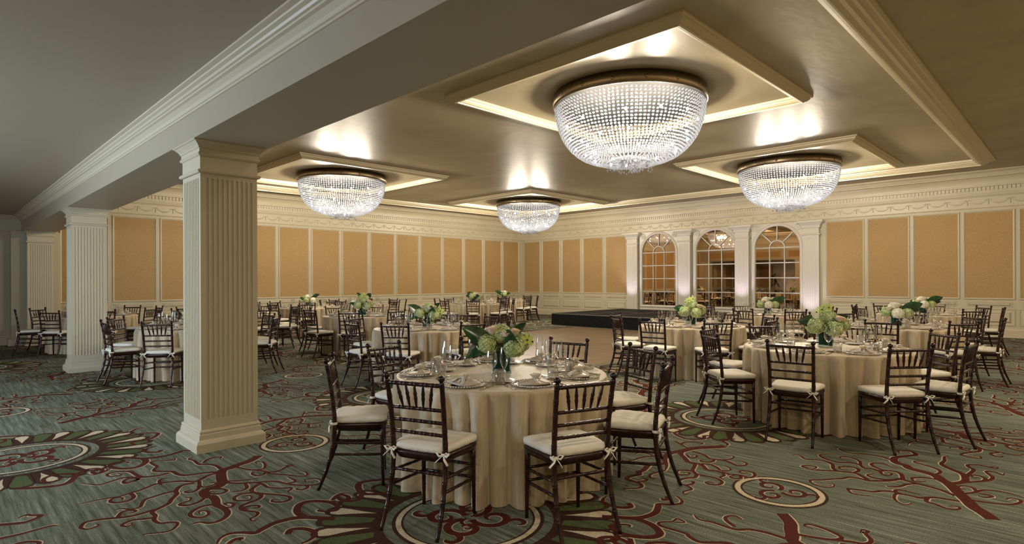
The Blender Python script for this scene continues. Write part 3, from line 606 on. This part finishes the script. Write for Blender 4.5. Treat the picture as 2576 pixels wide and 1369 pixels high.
# ---------------------------------------------------------------- chair
def rings(z, zs, base, amp=.0028, w=.010):
    return base+sum(amp*math.exp(-((z-k)/w)**2) for k in zs)
def turned(mb, a, b, r, rs, seg=None, n=8, taper=None):
    """a bamboo-turned bar from a to b with raised double rings at fractions rs"""
    a,b=Vector(a),Vector(b); fr={0.,1.}
    L=(b-a).length; e=.009/L
    for f in rs:
        for d in (-2.2,-1.4,-.6,0,.6,1.4,2.2): fr.add(f+d*e)
    fr=sorted(x for x in fr if 0<=x<=1); pts=[a.lerp(b,x) for x in fr]; rad=[]
    for x in fr:
        rr=r if taper is None else r*(taper[0]+(taper[1]-taper[0])*x)
        for f in rs:
            u=abs(x-f)/e
            if .9<u<1.9: rr+=.0018
        rad.append(rr)
    mb.tube(pts,rad,n)
def make_chair():
    t=thing('banquet_chair','','chair')
    W=M['mahog']
    for s in (-1,1):
        q=MB(); P=[(s*.196,-.262,0),(s*.190,-.205,.2),(s*.185,-.175,.43),(s*.186,-.19,.62),(s*.194,-.225,.885)]
        # smooth rear post with rings
        pts=[];rad=[]
        rz=[.12,.20,.30,.42,.52,.60,.69,.78,.86]
        zz=sorted(set([0,.02]+[round(k+d,3) for k in rz for d in (-.016,-.010,-.004,0,.004,.010,.016)]+[.45,.885]))
        for z in zz:
            for i in range(4):
                if P[i][2]<=z<=P[i+1][2]:
                    f=(z-P[i][2])/(P[i+1][2]-P[i][2]); x=P[i][0]+(P[i+1][0]-P[i][0])*f
                    # smooth y by quadratic
                    y=-.172-.115*((.46-z)/.46)**2 if z<.46 else -.172-.055*((z-.46)/.43)**1.6
                    break
            pts.append((x,y,z)); d=min(abs(z-k) for k in rz); rad.append((.0115+.0045*min(1,z/.3) )*(1 if z<.5 else 1-.08*(z-.5)/.4)+(.0016 if .003<d<.0105 else 0))
        q.tube(pts,rad,9)
        q.lathe([(.0,.0),(.012,.0),(.010,.006),(.018,.012),(.0215,.022),(.019,.033),(.010,.041),(0,.043)],12,(s*.194,-.229,.882))
        q.build('rear_post',W,t)
        q=MB(); turned(q,(s*.19,.168,0),(s*.188,.162,.43),.0155,[.28,.45,.62,.8],taper=(.72,1.1)); q.build('front_leg',W,t)
    yb=lambda z:-.172-.055*((z-.46)/.43)**1.6
    q=MB(); turned(q,(-.19,yb(.862),.862),(.19,yb(.862),.862),.0125,[.12,.3,.5,.7,.88]); q.build('crest_rail',W,t)
    for z in (.715,.640,.567):
        q=MB(); turned(q,(-.186,yb(z),z),(.186,yb(z),z),.011,[.2,.4,.6,.8]); q.build('back_rail',W,t)
    for i in range(5):
        x0=(i-2)*.062; x1=(i-2)*.048
        q=MB(); a=Vector((x1,yb(.72),.72)); b=Vector((x0,yb(.86),.86)); pts=[a.lerp(b,k/10) for k in range(11)]
        q.tube(pts,[.0055,.007,.0085,.0095,.0125,.0095,.0125,.0095,.0085,.007,.0055] if True else 0,7); q.build('spindle',W,t)
    # seat: rounded trapezoid with apron
    def outline(g,n=56):
        o=[]
        for k in range(n):
            a=2*PI*k/n; c,s_=math.cos(a),math.sin(a); p=7.5
            r=(abs(c)**p+abs(s_)**p)**(-1/p); y=s_*r*(.182+g); x=c*r*(.195+g)*(1+.10*(s_*r)); o.append((x,y+.005))
        return o
    def slab(levels):
        q=MB(); vs=[]; n=56
        for g,z in levels: vs+=[(x,y,z) for x,y in outline(g)]
        k=len(levels); q.add(vs,[(i*n+j,i*n+(j+1)%n,(i+1)*n+(j+1)%n,(i+1)*n+j) for i in range(k-1) for j in range(n)],0,True)
        q.add(vs[:n],[tuple(range(n))[::-1]],0); q.add(vs[-n:],[tuple(range(n))],0,True); return q
    slab([(-.012,.405),(-.004,.408),(.004,.425),(.010,.44),(.008,.452),(-.004,.458)]).build('seat',W,t)
    q=MB(); n=64; vs=[]; R2=random.Random(5)
    lv=[(-.002,.459),(.009,.466),(.012,.482),(.007,.497),(-.012,.504),(-.05,.508),(-.11,.511),(-.17,.512)]
    for li,(g,z) in enumerate(lv):
        for j,(x,y) in enumerate(outline(g,n)):
            wr=(math.sin(j*1.7)+math.sin(j*2.9+1))*.0022*(1 if li in(1,2,3) else .4)
            vs.append((x*(1+wr),y*(1+wr),z+wr*.9))
    k=len(lv); q.add(vs,[(i*n+j,i*n+(j+1)%n,(i+1)*n+(j+1)%n,(i+1)*n+j) for i in range(k-1) for j in range(n)],0,True); q.add(vs[-n:],[tuple(range(n))],0,True)
    q.add(vs[:n],[tuple(range(n))[::-1]],0)
    cu=q.build('cushion',M['cushion'],t,label='ivory tie-on seat cushion')
    for s in (-1,1):
        q=MB(); c=Vector((s*.186,-.195,.462))
        q.lathe([(.024,-.009),(.026,0),(.024,.009)],12,(s*.186,-.176,.462))
        q.ball(c,.009,8,6,0,(1.2,1,1))
        for d,len_,dz in ((-1,.042,.012),(1,.042,.010)):
            q.tube([c,c+Vector((d*len_*.5,-.006,.016)),c+Vector((d*len_,-.010,dz)),c+Vector((d*len_*.6,-.010,-.006)),c],[.003,.007,.008,.007,.003],6,flat=.4)
        for d,len_,dz in ((-1,.05,-.045),(1,.035,-.055)):
            q.tube([c,c+Vector((d*len_*.4,-.014,dz*.4)),c+Vector((d*len_,-.012,dz))],[.004,.007,.008],6,flat=.3)
        q.build('tie',M['tie'],cu,label='white bow tie on the rear post')
    for s in (-1,1):
        for z in (.245,.325):
            q=MB(); ya=-.172-.115*((.46-z)/.46)**2; turned(q,(s*.19,ya,z),(s*.189,.162,z-.02),.0095,[.25,.5,.75]); q.build('stretcher',W,t)
    for (y,z) in ((.164,.23),(.163,.31),(-.18,.34)):
        q=MB(); turned(q,(-.188,y,z),(.188,y,z),.0095,[.25,.5,.75]); q.build('stretcher',W,t)
    return t
chair0=make_chair()
chair0.scale=(1,1,1.021)

# ---------------------------------------------------------------- table ware prototypes
def make_cloth(seed):
    R=random.Random(seed); q=MB(); n=330; H=.768; R0=.822
    ks=[(R.randint(9,11),.55,R.uniform(0,6)),(R.randint(16,19),.8,R.uniform(0,6)),(R.randint(30,34),.85,R.uniform(0,6))]
    rows=[(R0*.5,H,0),(R0*.97,H,0),(R0-.006,H-.0015,0),(R0+.001,H-.008,.0),(R0+.003,H-.03,.2),(R0+.003,H-.07,.55),(R0+.001,H-.13,.7),(R0-.002,H-.22,.9),(R0-.004,H-.34,.95),(R0-.004,H-.5,1.1),(R0-.002,H-.66,1.2),(R0,.004,1.25)]
    vs=[]
    for r,z,amp in rows:
        for j in range(n):
            a=2*PI*j/n; f=sum(w*math.sin(k*a+p+.8*math.sin(2*a+p)) for k,w,p in ks)/2.0
            g=abs(math.sin(.5*ks[2][0]*a+ks[2][2]+.7*math.sin(3*a+ks[0][2])))**.6; h=.5+.5*math.sin(ks[1][0]*a+ks[1][2]); rr=r+amp*(-.082+.118*g*(.55+.45*h)+.008*f)
            zz=z
            vs.append((rr*math.cos(a),rr*math.sin(a),zz))
    k=len(rows); q.add(vs,[(i*n+j,i*n+(j+1)%n,(i+1)*n+(j+1)%n,(i+1)*n+j) for i in range(k-1) for j in range(n)],0,True)
    q.add(vs[:n],[tuple(range(n))],0); 
    return q.mesh('tablecloth',M['cloth'])
cloth_me=[make_cloth(s) for s in (1,2,3)]
def make_table():
    t=thing('round_table','','table')
    q=MB(); q.lathe([(0,.74),(.80,.74),(.80,.762),(0,.762)],48); q.build('tabletop',M['wood'],t)
    for k in range(4):
        a=PI/4+PI/2*k; q=MB(); q.tube([(.5*math.cos(a),.5*math.sin(a),0),(.5*math.cos(a),.5*math.sin(a),.74)],.016,8); q.build('leg',M['steel'],t)
    return t
def make_charger():
    t=thing('charger_plate','','plate')
    q=MB(); q.lathe([(0,.006),(.10,.006),(.112,.008),(.152,.014),(.157,.014),(.157,.010),(.11,.003),(.0,.001)],40); q.build('glass_plate',M['charger'],t)
    q=MB()
    for j in range(52):
        a=2*PI*j/52; q.ball((.153*math.cos(a),.153*math.sin(a),.015),.0075,6,4)
    q.build('bead_rim',M['steel'],t,label='silver beaded rim')
    return t
def make_rose(c,r,seed):
    q=MB(); R=random.Random(seed); c=Vector(c); q.ball(c,r*.55,8,6,0,(1,1,1.2))
    for ring_,rad,hh in ((3,.42,.75),(5,.68,.55),(6,.95,.3)):
        for j in range(ring_):
            a=2*PI*j/ring_+rad*3; vs=[]; n=5
            for i in range(n):
                for m in range(4):
                    u=(i/(n-1)-.5)*2.2*PI/ring_*.9; v=m/3
                    rr=r*(rad*(.30+.85*math.sin(v*PI*.5))+(.16*rad if m==3 else 0)); vs.append(c+Vector((rr*math.cos(a+u),rr*math.sin(a+u),r*(-.7+v*(.95+hh*.75)-(.22*abs(u)*v if m<3 else .16+.2*abs(u))))))
            q.add(vs,[(i*4+m,(i+1)*4+m,(i+1)*4+m+1,i*4+m+1) for i in range(n-1) for m in range(3)],0,True)
    return q
def make_napkin():
    t=thing('folded_napkin','','napkin')
    q=MB(); n=24; vs=[]
    def ol(s,z): 
        o=[]
        for j in range(n):
            a=2*PI*j/n; c,s_=math.cos(a),math.sin(a); r=(abs(c)**3+abs(s_)**3)**(-1/3)
            o.append((c*r*.118*s*(1+.07*math.sin(3*a)),s_*r*.078*s*(1+.06*math.sin(5*a+1)),z+.010*math.sin(2*a+.4)*(1-s*.6)))
        return o
    lv=[(1.0,.007),(1.03,.012),(1.0,.018),(.84,.021),(.60,.029),(.35,.034)]
    for s,z in lv: vs+=ol(s,z)
    k=len(lv); q.add(vs,[(i*n+j,i*n+(j+1)%n,(i+1)*n+(j+1)%n,(i+1)*n+j) for i in range(k-1) for j in range(n)],0,True); q.add(vs[-n:],[tuple(range(n))],0,True)
    for s in (-1,1): q.tube([(s*.02,0,.036),(s*.06,.02,.034),(s*.10,.045,.02)],[.012,.022,.012],8,flat=.35)
    q.build('folded_cloth',M['napkin'],t)
    q=MB(); q.tube([(-.01,-.065,.012),(0,-.03,.038),(.005,.0,.043),(.0,.035,.036),(-.01,.064,.012)],[.014]*5,6,flat=.15)
    q.tube([(0,0,.045),(.03,-.03,.045),(.055,-.07,.022),(.07,-.105,.02)],[.012]*4,6,flat=.15); q.tube([(0,0,.045),(-.03,-.03,.045),(-.045,-.075,.022)],[.012]*3,6,flat=.15)
    q.build('ribbon',M['ribbon'],t,label='silver satin ribbon tied round the napkin')
    q=MB()
    q=make_rose((.005,0,.058),.034,3); q.build('blossom',M['blossom'],t,label='ivory blossom laid on the napkin')
    return t
def make_glass(nm,h,rb,stem,foot):
    t=thing(nm,'','glass'); q=MB()
    hb=h-stem
    pr=[(0,.004),(foot,.003),(foot,.005),(.012,.010),(.0045,.02),(.004,stem-.01),(.010,stem),(rb*.62,stem+hb*.12),(rb*.93,stem+hb*.32),(rb,stem+hb*.48),(rb*.93,stem+hb*.75),(rb*.80,h)]
    q.lathe(pr,20); q.build('bowl_and_stem',M['glass'],t); 
    q=MB(); q.lathe([(rb*.80,h-.001),(rb*.806,h),(rb*.80,h+.0012),(rb*.79,h)],20); q.build('rim',M['glass'],t)
    return t
def make_tumbler():
    t=thing('water_tumbler','','glass'); q=MB(); q.lathe([(0,.014),(.034,.014),(.036,.006),(.040,.1),(.0405,.1),(.037,.0),(0,.0)],20); q.build('tumbler_wall',M['glass'],t)
    q=MB(); q.lathe([(.0375,.0992),(.0395,.1008),(.041,.0992)],20); q.build('rim',M['glass'],t); return t
def make_bread():
    t=thing('bread_plate','','plate'); q=MB(); q.lathe([(0,.006),(.05,.006),(.058,.009),(.083,.014),(.084,.016),(.082,.017),(.056,.011),(.0,.009)],28); q.build('plate',M['china'],t); 
    q=MB(); q.box((-.085,-.004,.018),(.02,.004,.021)); q.box((.02,-.008,.018),(.085,.008,.0195)); q.build('butter_knife',M['steel'],t); return t
def make_fork():
    t=thing('fork','','fork'); q=MB(); q.tube([(0,-.1,.003),(0,-.03,.004),(0,.02,.008),(0,.04,.006)],[.006,.004,.003,.009],6,flat=.35); q.build('handle',M['steel'],t)
    q=MB()
    for k in range(4): x=(k-1.5)*.0055; q.tube([(x,.038,.006),(x,.06,.004),(x,.09,.006)],.0016,5)
    q.build('tines',M['steel'],t); return t
def make_knife():
    t=thing('knife','','knife'); q=MB(); q.tube([(0,-.11,.004),(0,-.05,.005),(0,.0,.004)],[.0075,.007,.005],6,flat=.6); q.build('handle',M['steel'],t)
    q=MB(); q.tube([(0,0,.003),(.001,.06,.003),(-.002,.115,.003)],[.006,.0095,.003],6,flat=.18); q.build('blade',M['steel'],t); return t
def petalball(c,r,npet,seed,mi=0,ps=.32):
    """a flower head of many small folded petals round a core"""
    q=MB(); R=random.Random(seed); c=Vector(c); q.ball(c,r*.86,10,8,mi)
    for k in range(npet):
        z=1-2*(k+.5)/npet; a=k*2.39996; s=math.sqrt(1-z*z); nrm=Vector((s*math.cos(a),s*math.sin(a),z))
        if z<-.75: continue
        t=nrm.cross(Vector((R.uniform(-1,1),R.uniform(-1,1),R.uniform(-1,1)))).normalized(); b=nrm.cross(t)
        p=c+nrm*r*R.uniform(.9,1.03)
        for j in range(4):
            q1=t*math.cos(j*PI/2)+b*math.sin(j*PI/2); q2=t*math.cos(j*PI/2+PI/4)+b*math.sin(j*PI/2+PI/4); q0=t*math.cos(j*PI/2-PI/4)+b*math.sin(j*PI/2-PI/4); w=r*ps
            q.add([p,p+q0*w*.6+nrm*w*.12,p+q1*w+nrm*w*.22*R.uniform(-.6,1),p+q2*w*.6+nrm*w*.12],[(0,1,2,3)],mi,False)
    return q
def make_leaf(base,tip,width,curlz):
    q=MB(); a,b=Vector(base),Vector(tip); d=b-a; s=d.cross(Vector((0,0,1))).normalized(); s=(s*.45+s.cross(d).normalized()*.9).normalized(); n=9; vs=[]
    for i in range(n):
        t=i/(n-1); w=width*math.sin(PI*min(1,t*.97+.02))**.7*(1-.2*t); p=a+d*t+Vector((0,0,curlz*math.sin(PI*t))); nn=s.cross(d).normalized()
        for k in (-1,-.5,0,.5,1): vs.append(p+s*w*k+nn*.25*w*abs(k))
    q.add(vs,[(i*5+k,(i+1)*5+k,(i+1)*5+k+1,i*5+k+1) for i in range(n-1) for k in range(4)],0,True); return q
def make_orchid(c,r,face,seed):
    q=MB(); c=Vector(c); f=Vector(face).normalized(); t=f.cross(Vector((0,0,1))).normalized(); u=t.cross(f)
    for j in range(5):
        a=PI/2+2*PI*j/5; d=t*math.cos(a)+u*math.sin(a); s=t*-math.sin(a)+u*math.cos(a)
        vs=[c,c+d*r*.45+s*r*.26+f*r*.1,c+d*r-f*r*.08,c+d*r*.45-s*r*.26+f*r*.1,c+d*r*.5+f*r*.02]; q.add(vs,[(0,1,4),(1,2,4),(2,3,4),(3,0,4)],0,True)
    q2=MB(); q2.ball(c+f*r*.10-u*r*.12,r*.15,8,6,0,(1,1,.8)); return q,q2
def make_flowers(var):
    t=thing('flower_centrepiece','','flower arrangement')
    h=.165; s=.078
    q=MB(); vs=[]
    for d,z in ((0,0),(0,h),(.006,h),(.006,.018),):
        e=s-d; vs+=[(-e,-e,z),(e,-e,z),(e,e,z),(-e,e,z)]
    q.add(vs,[(i*4+j,i*4+(j+1)%4,(i+1)*4+(j+1)%4,(i+1)*4+j) for i in range(3) for j in range(4)]); q.add(vs[:4],[(3,2,1,0)]); q.add(vs[-4:],[(0,1,2,3)])
    va=q.build('vase',M['vase'],t,label='square glass vase lined with a dark leaf')
    q=MB(); vs=[]; e=s-.010
    for z in (.022,.07,.12,.158):
        for j in range(24):
            a=2*PI*j/24; c,s_=math.cos(a),math.sin(a); r=min(1/max(abs(c),abs(s_)),1.25); vs.append((c*r*e*.97,s_*r*e*.97,z+ .008*math.sin(a*2)))
    q.add(vs,[(i*24+j,i*24+(j+1)%24,(i+1)*24+(j+1)%24,(i+1)*24+j) for i in range(3) for j in range(24)],0,True); q.build('leaf_lining',M['leafvase'],va)
    R=random.Random(40+var)
    hy=[[(-.12,-.06,.22,.085),(.10,-.08,.20,.085),(.15,.08,.22,.08),(-.10,.10,.22,.085),(0,0,.30,.085),(.02,.14,.2,.075)],
        [(-.10,-.09,.22,.09),(.08,-.11,.20,.085),(.15,.05,.24,.085),(-.12,.09,.22,.085),(.02,.02,.31,.09)],
        [(-.13,-.03,.21,.08),(.02,-.12,.2,.085),(.14,-.02,.21,.085),(.04,.12,.23,.085),(-.04,.02,.29,.08)]][var]
    for k,(x,y,z,r) in enumerate(hy):
        mt=M['hydrw'] if (var==2 and k in(1,4)) else M['hydr']
        petalball((x,y,z),r,170,k+var*9,0,.21).build('hydrangea',mt,t,label='green hydrangea head' if mt is M['hydr'] else 'white hydrangea head')
    ro=[[(-.14,.03,.31,.045),(-.07,-.05,.34,.048),(.05,-.09,.31,.048),(.10,-.02,.32,.046),(-.02,.07,.35,.046)],[(.13,-.06,.31,.046),(.17,.02,.28,.045),(.10,.10,.31,.046)],[(-.10,-.09,.28,.045),(.02,-.05,.33,.048),(.09,.06,.31,.046),(-.07,.08,.31,.045)]][var]
    for k,(x,y,z,r) in enumerate(ro): make_rose((x,y,z),r,k).build('rose',M['rose'] if var<2 else M['blossom'],t,label='cream rose')
    oc=[[((.20,-.09,.27),(.5,-1,.1)),((.24,-.02,.25),(1,-.4,0)),((.21,.04,.29),(1,.2,.3))],[((-.03,-.05,.41),(-.5,-.8,.2)),((.03,.03,.43),(.3,-.8,.3)),((-.08,0,.38),(-1,-.4,.1))],[((-.17,-.05,.27),(-1,-.5,.2)),((-.14,.05,.30),(-1,0,.3))]][var]
    for k,(c,f) in enumerate(oc):
        a,b=make_orchid(c,.062,f,k); ob=a.build('orchid',M['orchid'],t,label='lime green orchid'); b.build('orchid_lip',M['lip'],ob)
    lf=[[((-.06,-.05,.17),(-.30,-.10,.36),.085,.02),((-.07,-.08,.16),(-.27,-.13,.13),.075,.06),((.03,-.10,.20),(.13,-.19,.26),.075,.06),((.06,.06,.2),(.20,.12,.38),.06,.02),((0,.08,.17),(-.06,.24,.30),.06,.03)],
        [((-.05,-.06,.19),(-.27,-.13,.28),.075,.03),((.02,-.07,.16),(.02,-.22,.2),.06,.05),((.05,.08,.18),(.22,.16,.33),.06,.03)],
        [((.05,-.03,.2),(.33,-.10,.36),.09,.02),((.05,.05,.18),(.30,.05,.26),.07,.03),((-.06,.06,.17),(-.24,.12,.27),.06,.03)]][var]
    for k,a in enumerate(lf): make_leaf(*a).build('broad_leaf',M['leaf'],t,label='glossy dark green leaf')
    return t
charger0=make_charger(); napkin0=make_napkin(); wine0=make_glass('wine_glass',.225,.041,.095,.036); flute0=make_glass('flute_glass',.245,.031,.10,.033)
tumbler0=make_tumbler(); bread0=make_bread(); fork0=make_fork(); knife0=make_knife(); table0=make_table(); flowers0=[make_flowers(k) for k in range(3)]

# ---------------------------------------------------------------- tables
D2=math.radians
# key: centre, phase or chair angles, name, flower variant+rotation, detail level
TABLES=[
 ('A',(3.213,3.305),[(201.7,1.265),(247,1.33),(290,1.295),(333,1.28),(13,1.22),(55,1.26),(102.3,1.29),(146,1.31)],'front centre table',0,-0.785,2),
 ('B',(6.842,2.01),[(183,1.30),(226,1.29),(262,1.28),(314,1.28),(0,1.29),(50,1.28),(93,1.29),(138,1.29)],'nearest right-hand table',1,-1.29,2),
 ('C',(5.52,7.337),[(213,1.28),(263,1.28),(308,1.29),(354,1.26),(29,1.28),(74,1.29),(118,1.28),(177,1.29)],'table behind the front one',0,-0.65,2),
 ('I',(8.712,4.559),[(182,1.29),(224,1.29),(270,1.28),(317,1.28),(358,1.27),(49,1.28),(101,1.29),(146,1.29)],'table beside the dance floor',1,-1.09,2),
 ('K',(10.618,2.11),[(183,1.29),(228,1.28),(272,1.28),(318,1.28),(0,1.28),(49,1.28),(93,1.29),(140,1.28)],'second right-hand table',2,-1.37,2),
 ('M',(3.10,10.40),[(231,1.28),(276,1.28),(322,1.29),(4,1.26),(47,1.28),(92,1.28),(137,1.27),(186,1.26)],'table behind the near column',2,1.,1),
 ('D',(6.586,11.041),[(228,1.28),(270,1.29),(315,1.28),(356,1.28),(46,1.28),(90,1.28),(128,1.28),(187,1.28)],'third table back on left',1,-0.54,1),
 ('J',(12.541,4.81),[(181,1.28),(224,1.28),(269,1.28),(315,1.28),(2,1.28),(46,1.28),(90,1.28),(135,1.28)],'table under the right mirror',2,-1.2,1),
 ('L',(14.75,2.45),0,'farthest right-hand table',2,-1.44,1),
 ('E',(7.651,15.707),19,'left table by fabric wall',2,.4,0),
 ('F',(12.525,14.122),3,'table before the corner table',2,1.9,0),
 ('G',(15.401,15.711),0,'corner table left of stage',2,3.0,0),
 ('H',(9.55,15.95),13,'middle table by fabric wall',0,1.5,0),
 ('N',(2.61,15.68),0,'table behind the middle column',2,2.2,0),
 ('Q',(5.001,13.717),0,'column-hidden table farther back',2,.7,0),
]
SEAT=['near side','near right','right side','far right','far side','far left','left side','near left']
first={}
TZ=.769
for key,(cx,cy),ph,tn,fv,frot,lod in TABLES:
    near=math.degrees(math.atan2(-cy,-cx))%360
    chs=ph if isinstance(ph,list) else [((ph+45*k+rnd.uniform(-3,3))%360,1.295+rnd.uniform(-.02,.03)) for k in range(8)]
    def delta(a): return (a-near+180)%360-180
    chs=sorted(chs,key=lambda c:delta(c[0])%360)
    i0=min(range(8),key=lambda i:abs(delta(chs[i][0])))
    chs=chs[i0:]+chs[:i0]
    stamp(table0,(cx,cy,0),0,'round folding table under the cloth, '+tn,'round banquet tables',first)
    o=link('tablecloth',cloth_me[len(first)%3 if key!='A' else 0] if False else cloth_me['ABCIKMDJLEFGHNQ'.index(key)%3],None,(cx,cy,0),rnd.uniform(0,6),label='champagne satin cloth draped over the '+tn,category='tablecloth',group='champagne tablecloths')
    stamp(flowers0[fv],(cx,cy,TZ),frot,'flowers in a square vase centred on the '+tn,'flower centrepieces',first)
    for si,(a,rr) in enumerate(chs):
        sn=SEAT[si]; A=D2(a); ca,sa=math.cos(A),math.sin(A)
        rc=rr-.228
        stamp(chair0,(cx+rc*ca,cy+rc*sa,0),A+PI/2+D2(rnd.uniform(-4,4)),'dark turned chair with ivory cushion, %s of the %s'%(sn,tn),'ballroom chairs at the '+tn,first)
        def P(r,off): return (cx+r*ca-off*sa, cy+r*sa+off*ca, TZ)
        rz=A+PI/2
        j=lambda s:rnd.uniform(-s,s)
        at='%s of the %s'%(sn,tn)
        stamp(charger0,P(.64,j(.01)),rz,'clear charger with silver beaded rim, '+at,'beaded chargers',first)
        n_=P(.64,0); stamp(napkin0,(n_[0],n_[1],TZ+.008),rz+j(.5),'taupe folded napkin with ribbon and blossom, '+at,'folded napkins',first)
        stamp(wine0,P(.455+j(.015),.13+j(.015)),rz,'tall stemmed wine glass, '+at,'wine glasses',first)
        stamp(flute0,P(.40+j(.015),.20+j(.015)),rz,'slender stemmed white wine glass, '+at,'white wine glasses',first)
        stamp(tumbler0,P(.50+j(.01),.215+j(.01)),rz,'short clear water tumbler, '+at,'water tumblers',first)
        if lod>=1: stamp(bread0,P(.44+j(.01),-.15+j(.01)),rz+1.2+j(.3),'small white bread plate, '+at,'bread plates',first)
        if lod==2:
            stamp(fork0,P(.645,-.19),rz,'silver dinner fork left of the charger, '+at,'dinner forks',first)
            stamp(knife0,P(.645,.185),rz,'silver dinner knife right of the charger, '+at,'dinner knives',first)

# ---------------------------------------------------------------- potted palms of the alcove (seen in the mirrors)
for i,(x,y) in enumerate(((-1.3,13.4),(-1.3,14.9))):
    o=thing('potted_palm','dark potted palm seen in the right mirror, %s of the pair'%('left','right')[i],'plant',(x,y,0),i*1.3,'potted palms in the alcove')
    q=MB(); q.lathe([(0,0),(.2,0),(.24,.45),(.25,.5),(.22,.5),(.21,.42),(0,.42)],20); q.build('planter',M['pot'],o)
    q=MB(); R=random.Random(i); q.tube([(0,0,.4),(.02,0,1.2),(0,.03,1.7)],[.03,.025,.02],7); q.tube([(0.05,0,.4),(.12,0,1.0),(.15,.03,1.4)],[.025,.02,.015],7); q.build('stem',M['wood'],o)
    q=MB()
    for k in range(46):
        a=R.uniform(0,6.3); L=R.uniform(.3,.6); z0=R.uniform(1.15,1.95); d=Vector((math.cos(a),math.sin(a),0)); p=Vector((0,0,z0))
        s=Vector((-d.y,d.x,0)); vs=[]
        for m in range(5):
            t=m/4; c=p+d*L*t+Vector((0,0,.12*math.sin(t*2.2)-.35*t*t)); w=.035*math.sin(PI*(t*.9+.08)); vs+=[c-s*w,c+s*w]
        q.add(vs,[(2*m,2*m+1,2*m+3,2*m+2) for m in range(4)],0,True)
    q.build('foliage',M['darkleaf'],o)

# ---------------------------------------------------------------- light
def lamp(kind,name,loc,power,col,**kw):
    d=bpy.data.lights.new(name,kind); d.energy=power; d.color=col
    for k,v in kw.items(): setattr(d,k,v)
    o=bpy.data.objects.new(name,d); COL.objects.link(o); o.location=loc; return o
WARM=(1,.87,.68)
for i,(x,y) in enumerate(CH):
    for k in range(6): lamp('POINT','chandelier_lamp',(x+.55*math.cos(k*PI/3+.3),y+.55*math.sin(k*PI/3+.3),RIM-.25),95,WARM,shadow_soft_size=.07)
for x,y,z,p in ((3.6,-1.0,ZC,70),(7.4,-1.0,ZC,110),(11.2,-1.0,ZC,110),(15.,-1.0,ZC,110),(-.9,-1.2,ZA,45),(-.9,1.4,ZA,45),(.6,-1.2,ZA,45)):
    lamp('AREA','warm_ceiling_fill',(x,y,z-.01),p*.5,(1,.86,.66),shape='DISK',size=.3)  # unseen warm fill added near the camera to lift floor and near faces
for i in (1,3):
    o=lamp('AREA','window_daylight',(XB-.05,(ys[i]+ys[i+1])/2,1.75),110,(.72,.84,1),shape='RECTANGLE',size=1.5,size_y=1.9); o.rotation_euler=(0,-PI/2,0)
o=lamp('SPOT','palm_uplight',(-1.9,14.2,.1),60,(.82,.78,1),spot_size=D2(100),spot_blend=.8,shadow_soft_size=.05); o.rotation_euler=Vector((-.8,0,1)).to_track_quat('-Z','Y').to_euler()
for y in PY:
    o=lamp('SPOT','pilaster_uplight',(LX-.72,y,.43 if y>8 else .05),52,(.82,.74,1),spot_size=D2(70),spot_blend=.8,shadow_soft_size=.03)
    o.rotation_euler=Vector((.30,0,1)).to_track_quat('-Z','Y').to_euler()

# ---------------------------------------------------------------- world, camera, view
w=bpy.data.worlds.new('World'); S.world=w; w.use_nodes=True
w.node_tree.nodes['Background'].inputs[0].default_value=(.6,.7,.85,1); w.node_tree.nodes['Background'].inputs[1].default_value=.3
cam=bpy.data.cameras.new('Camera'); co=bpy.data.objects.new('Camera',cam); COL.objects.link(co)
F,CYP,TH,ROLL=1460.6,707.64,.7808,.0038
cam.sensor_fit='HORIZONTAL'; cam.sensor_width=36; cam.lens=36*F/2576; cam.shift_y=(CYP-684.5)/2576; cam.clip_start=.05; cam.clip_end=100
f=Vector((math.cos(TH),math.sin(TH),0)); r=Vector((math.sin(TH),-math.cos(TH),0)); u=Vector((0,0,1))
c,s=math.cos(ROLL),math.sin(ROLL); r2=r*c-u*s; u2=u*c+r*s
co.matrix_world=Matrix(((r2.x,u2.x,-f.x,0),(r2.y,u2.y,-f.y,0),(r2.z,u2.z,-f.z,1.49),(0,0,0,1)))
S.camera=co
S.view_settings.view_transform='Standard'; S.view_settings.look='None'; S.view_settings.gamma=1; S.view_settings.use_curve_mapping=False
S.view_settings.exposure=0.55
cy=S.cycles
cy.max_bounces=6; cy.diffuse_bounces=3; cy.glossy_bounces=3; cy.transmission_bounces=4; cy.transparent_max_bounces=14
cy.caustics_reflective=False; cy.caustics_refractive=False; cy.sample_clamp_indirect=4; cy.use_denoising=True; cy.use_adaptive_sampling=True; cy.adaptive_threshold=.03
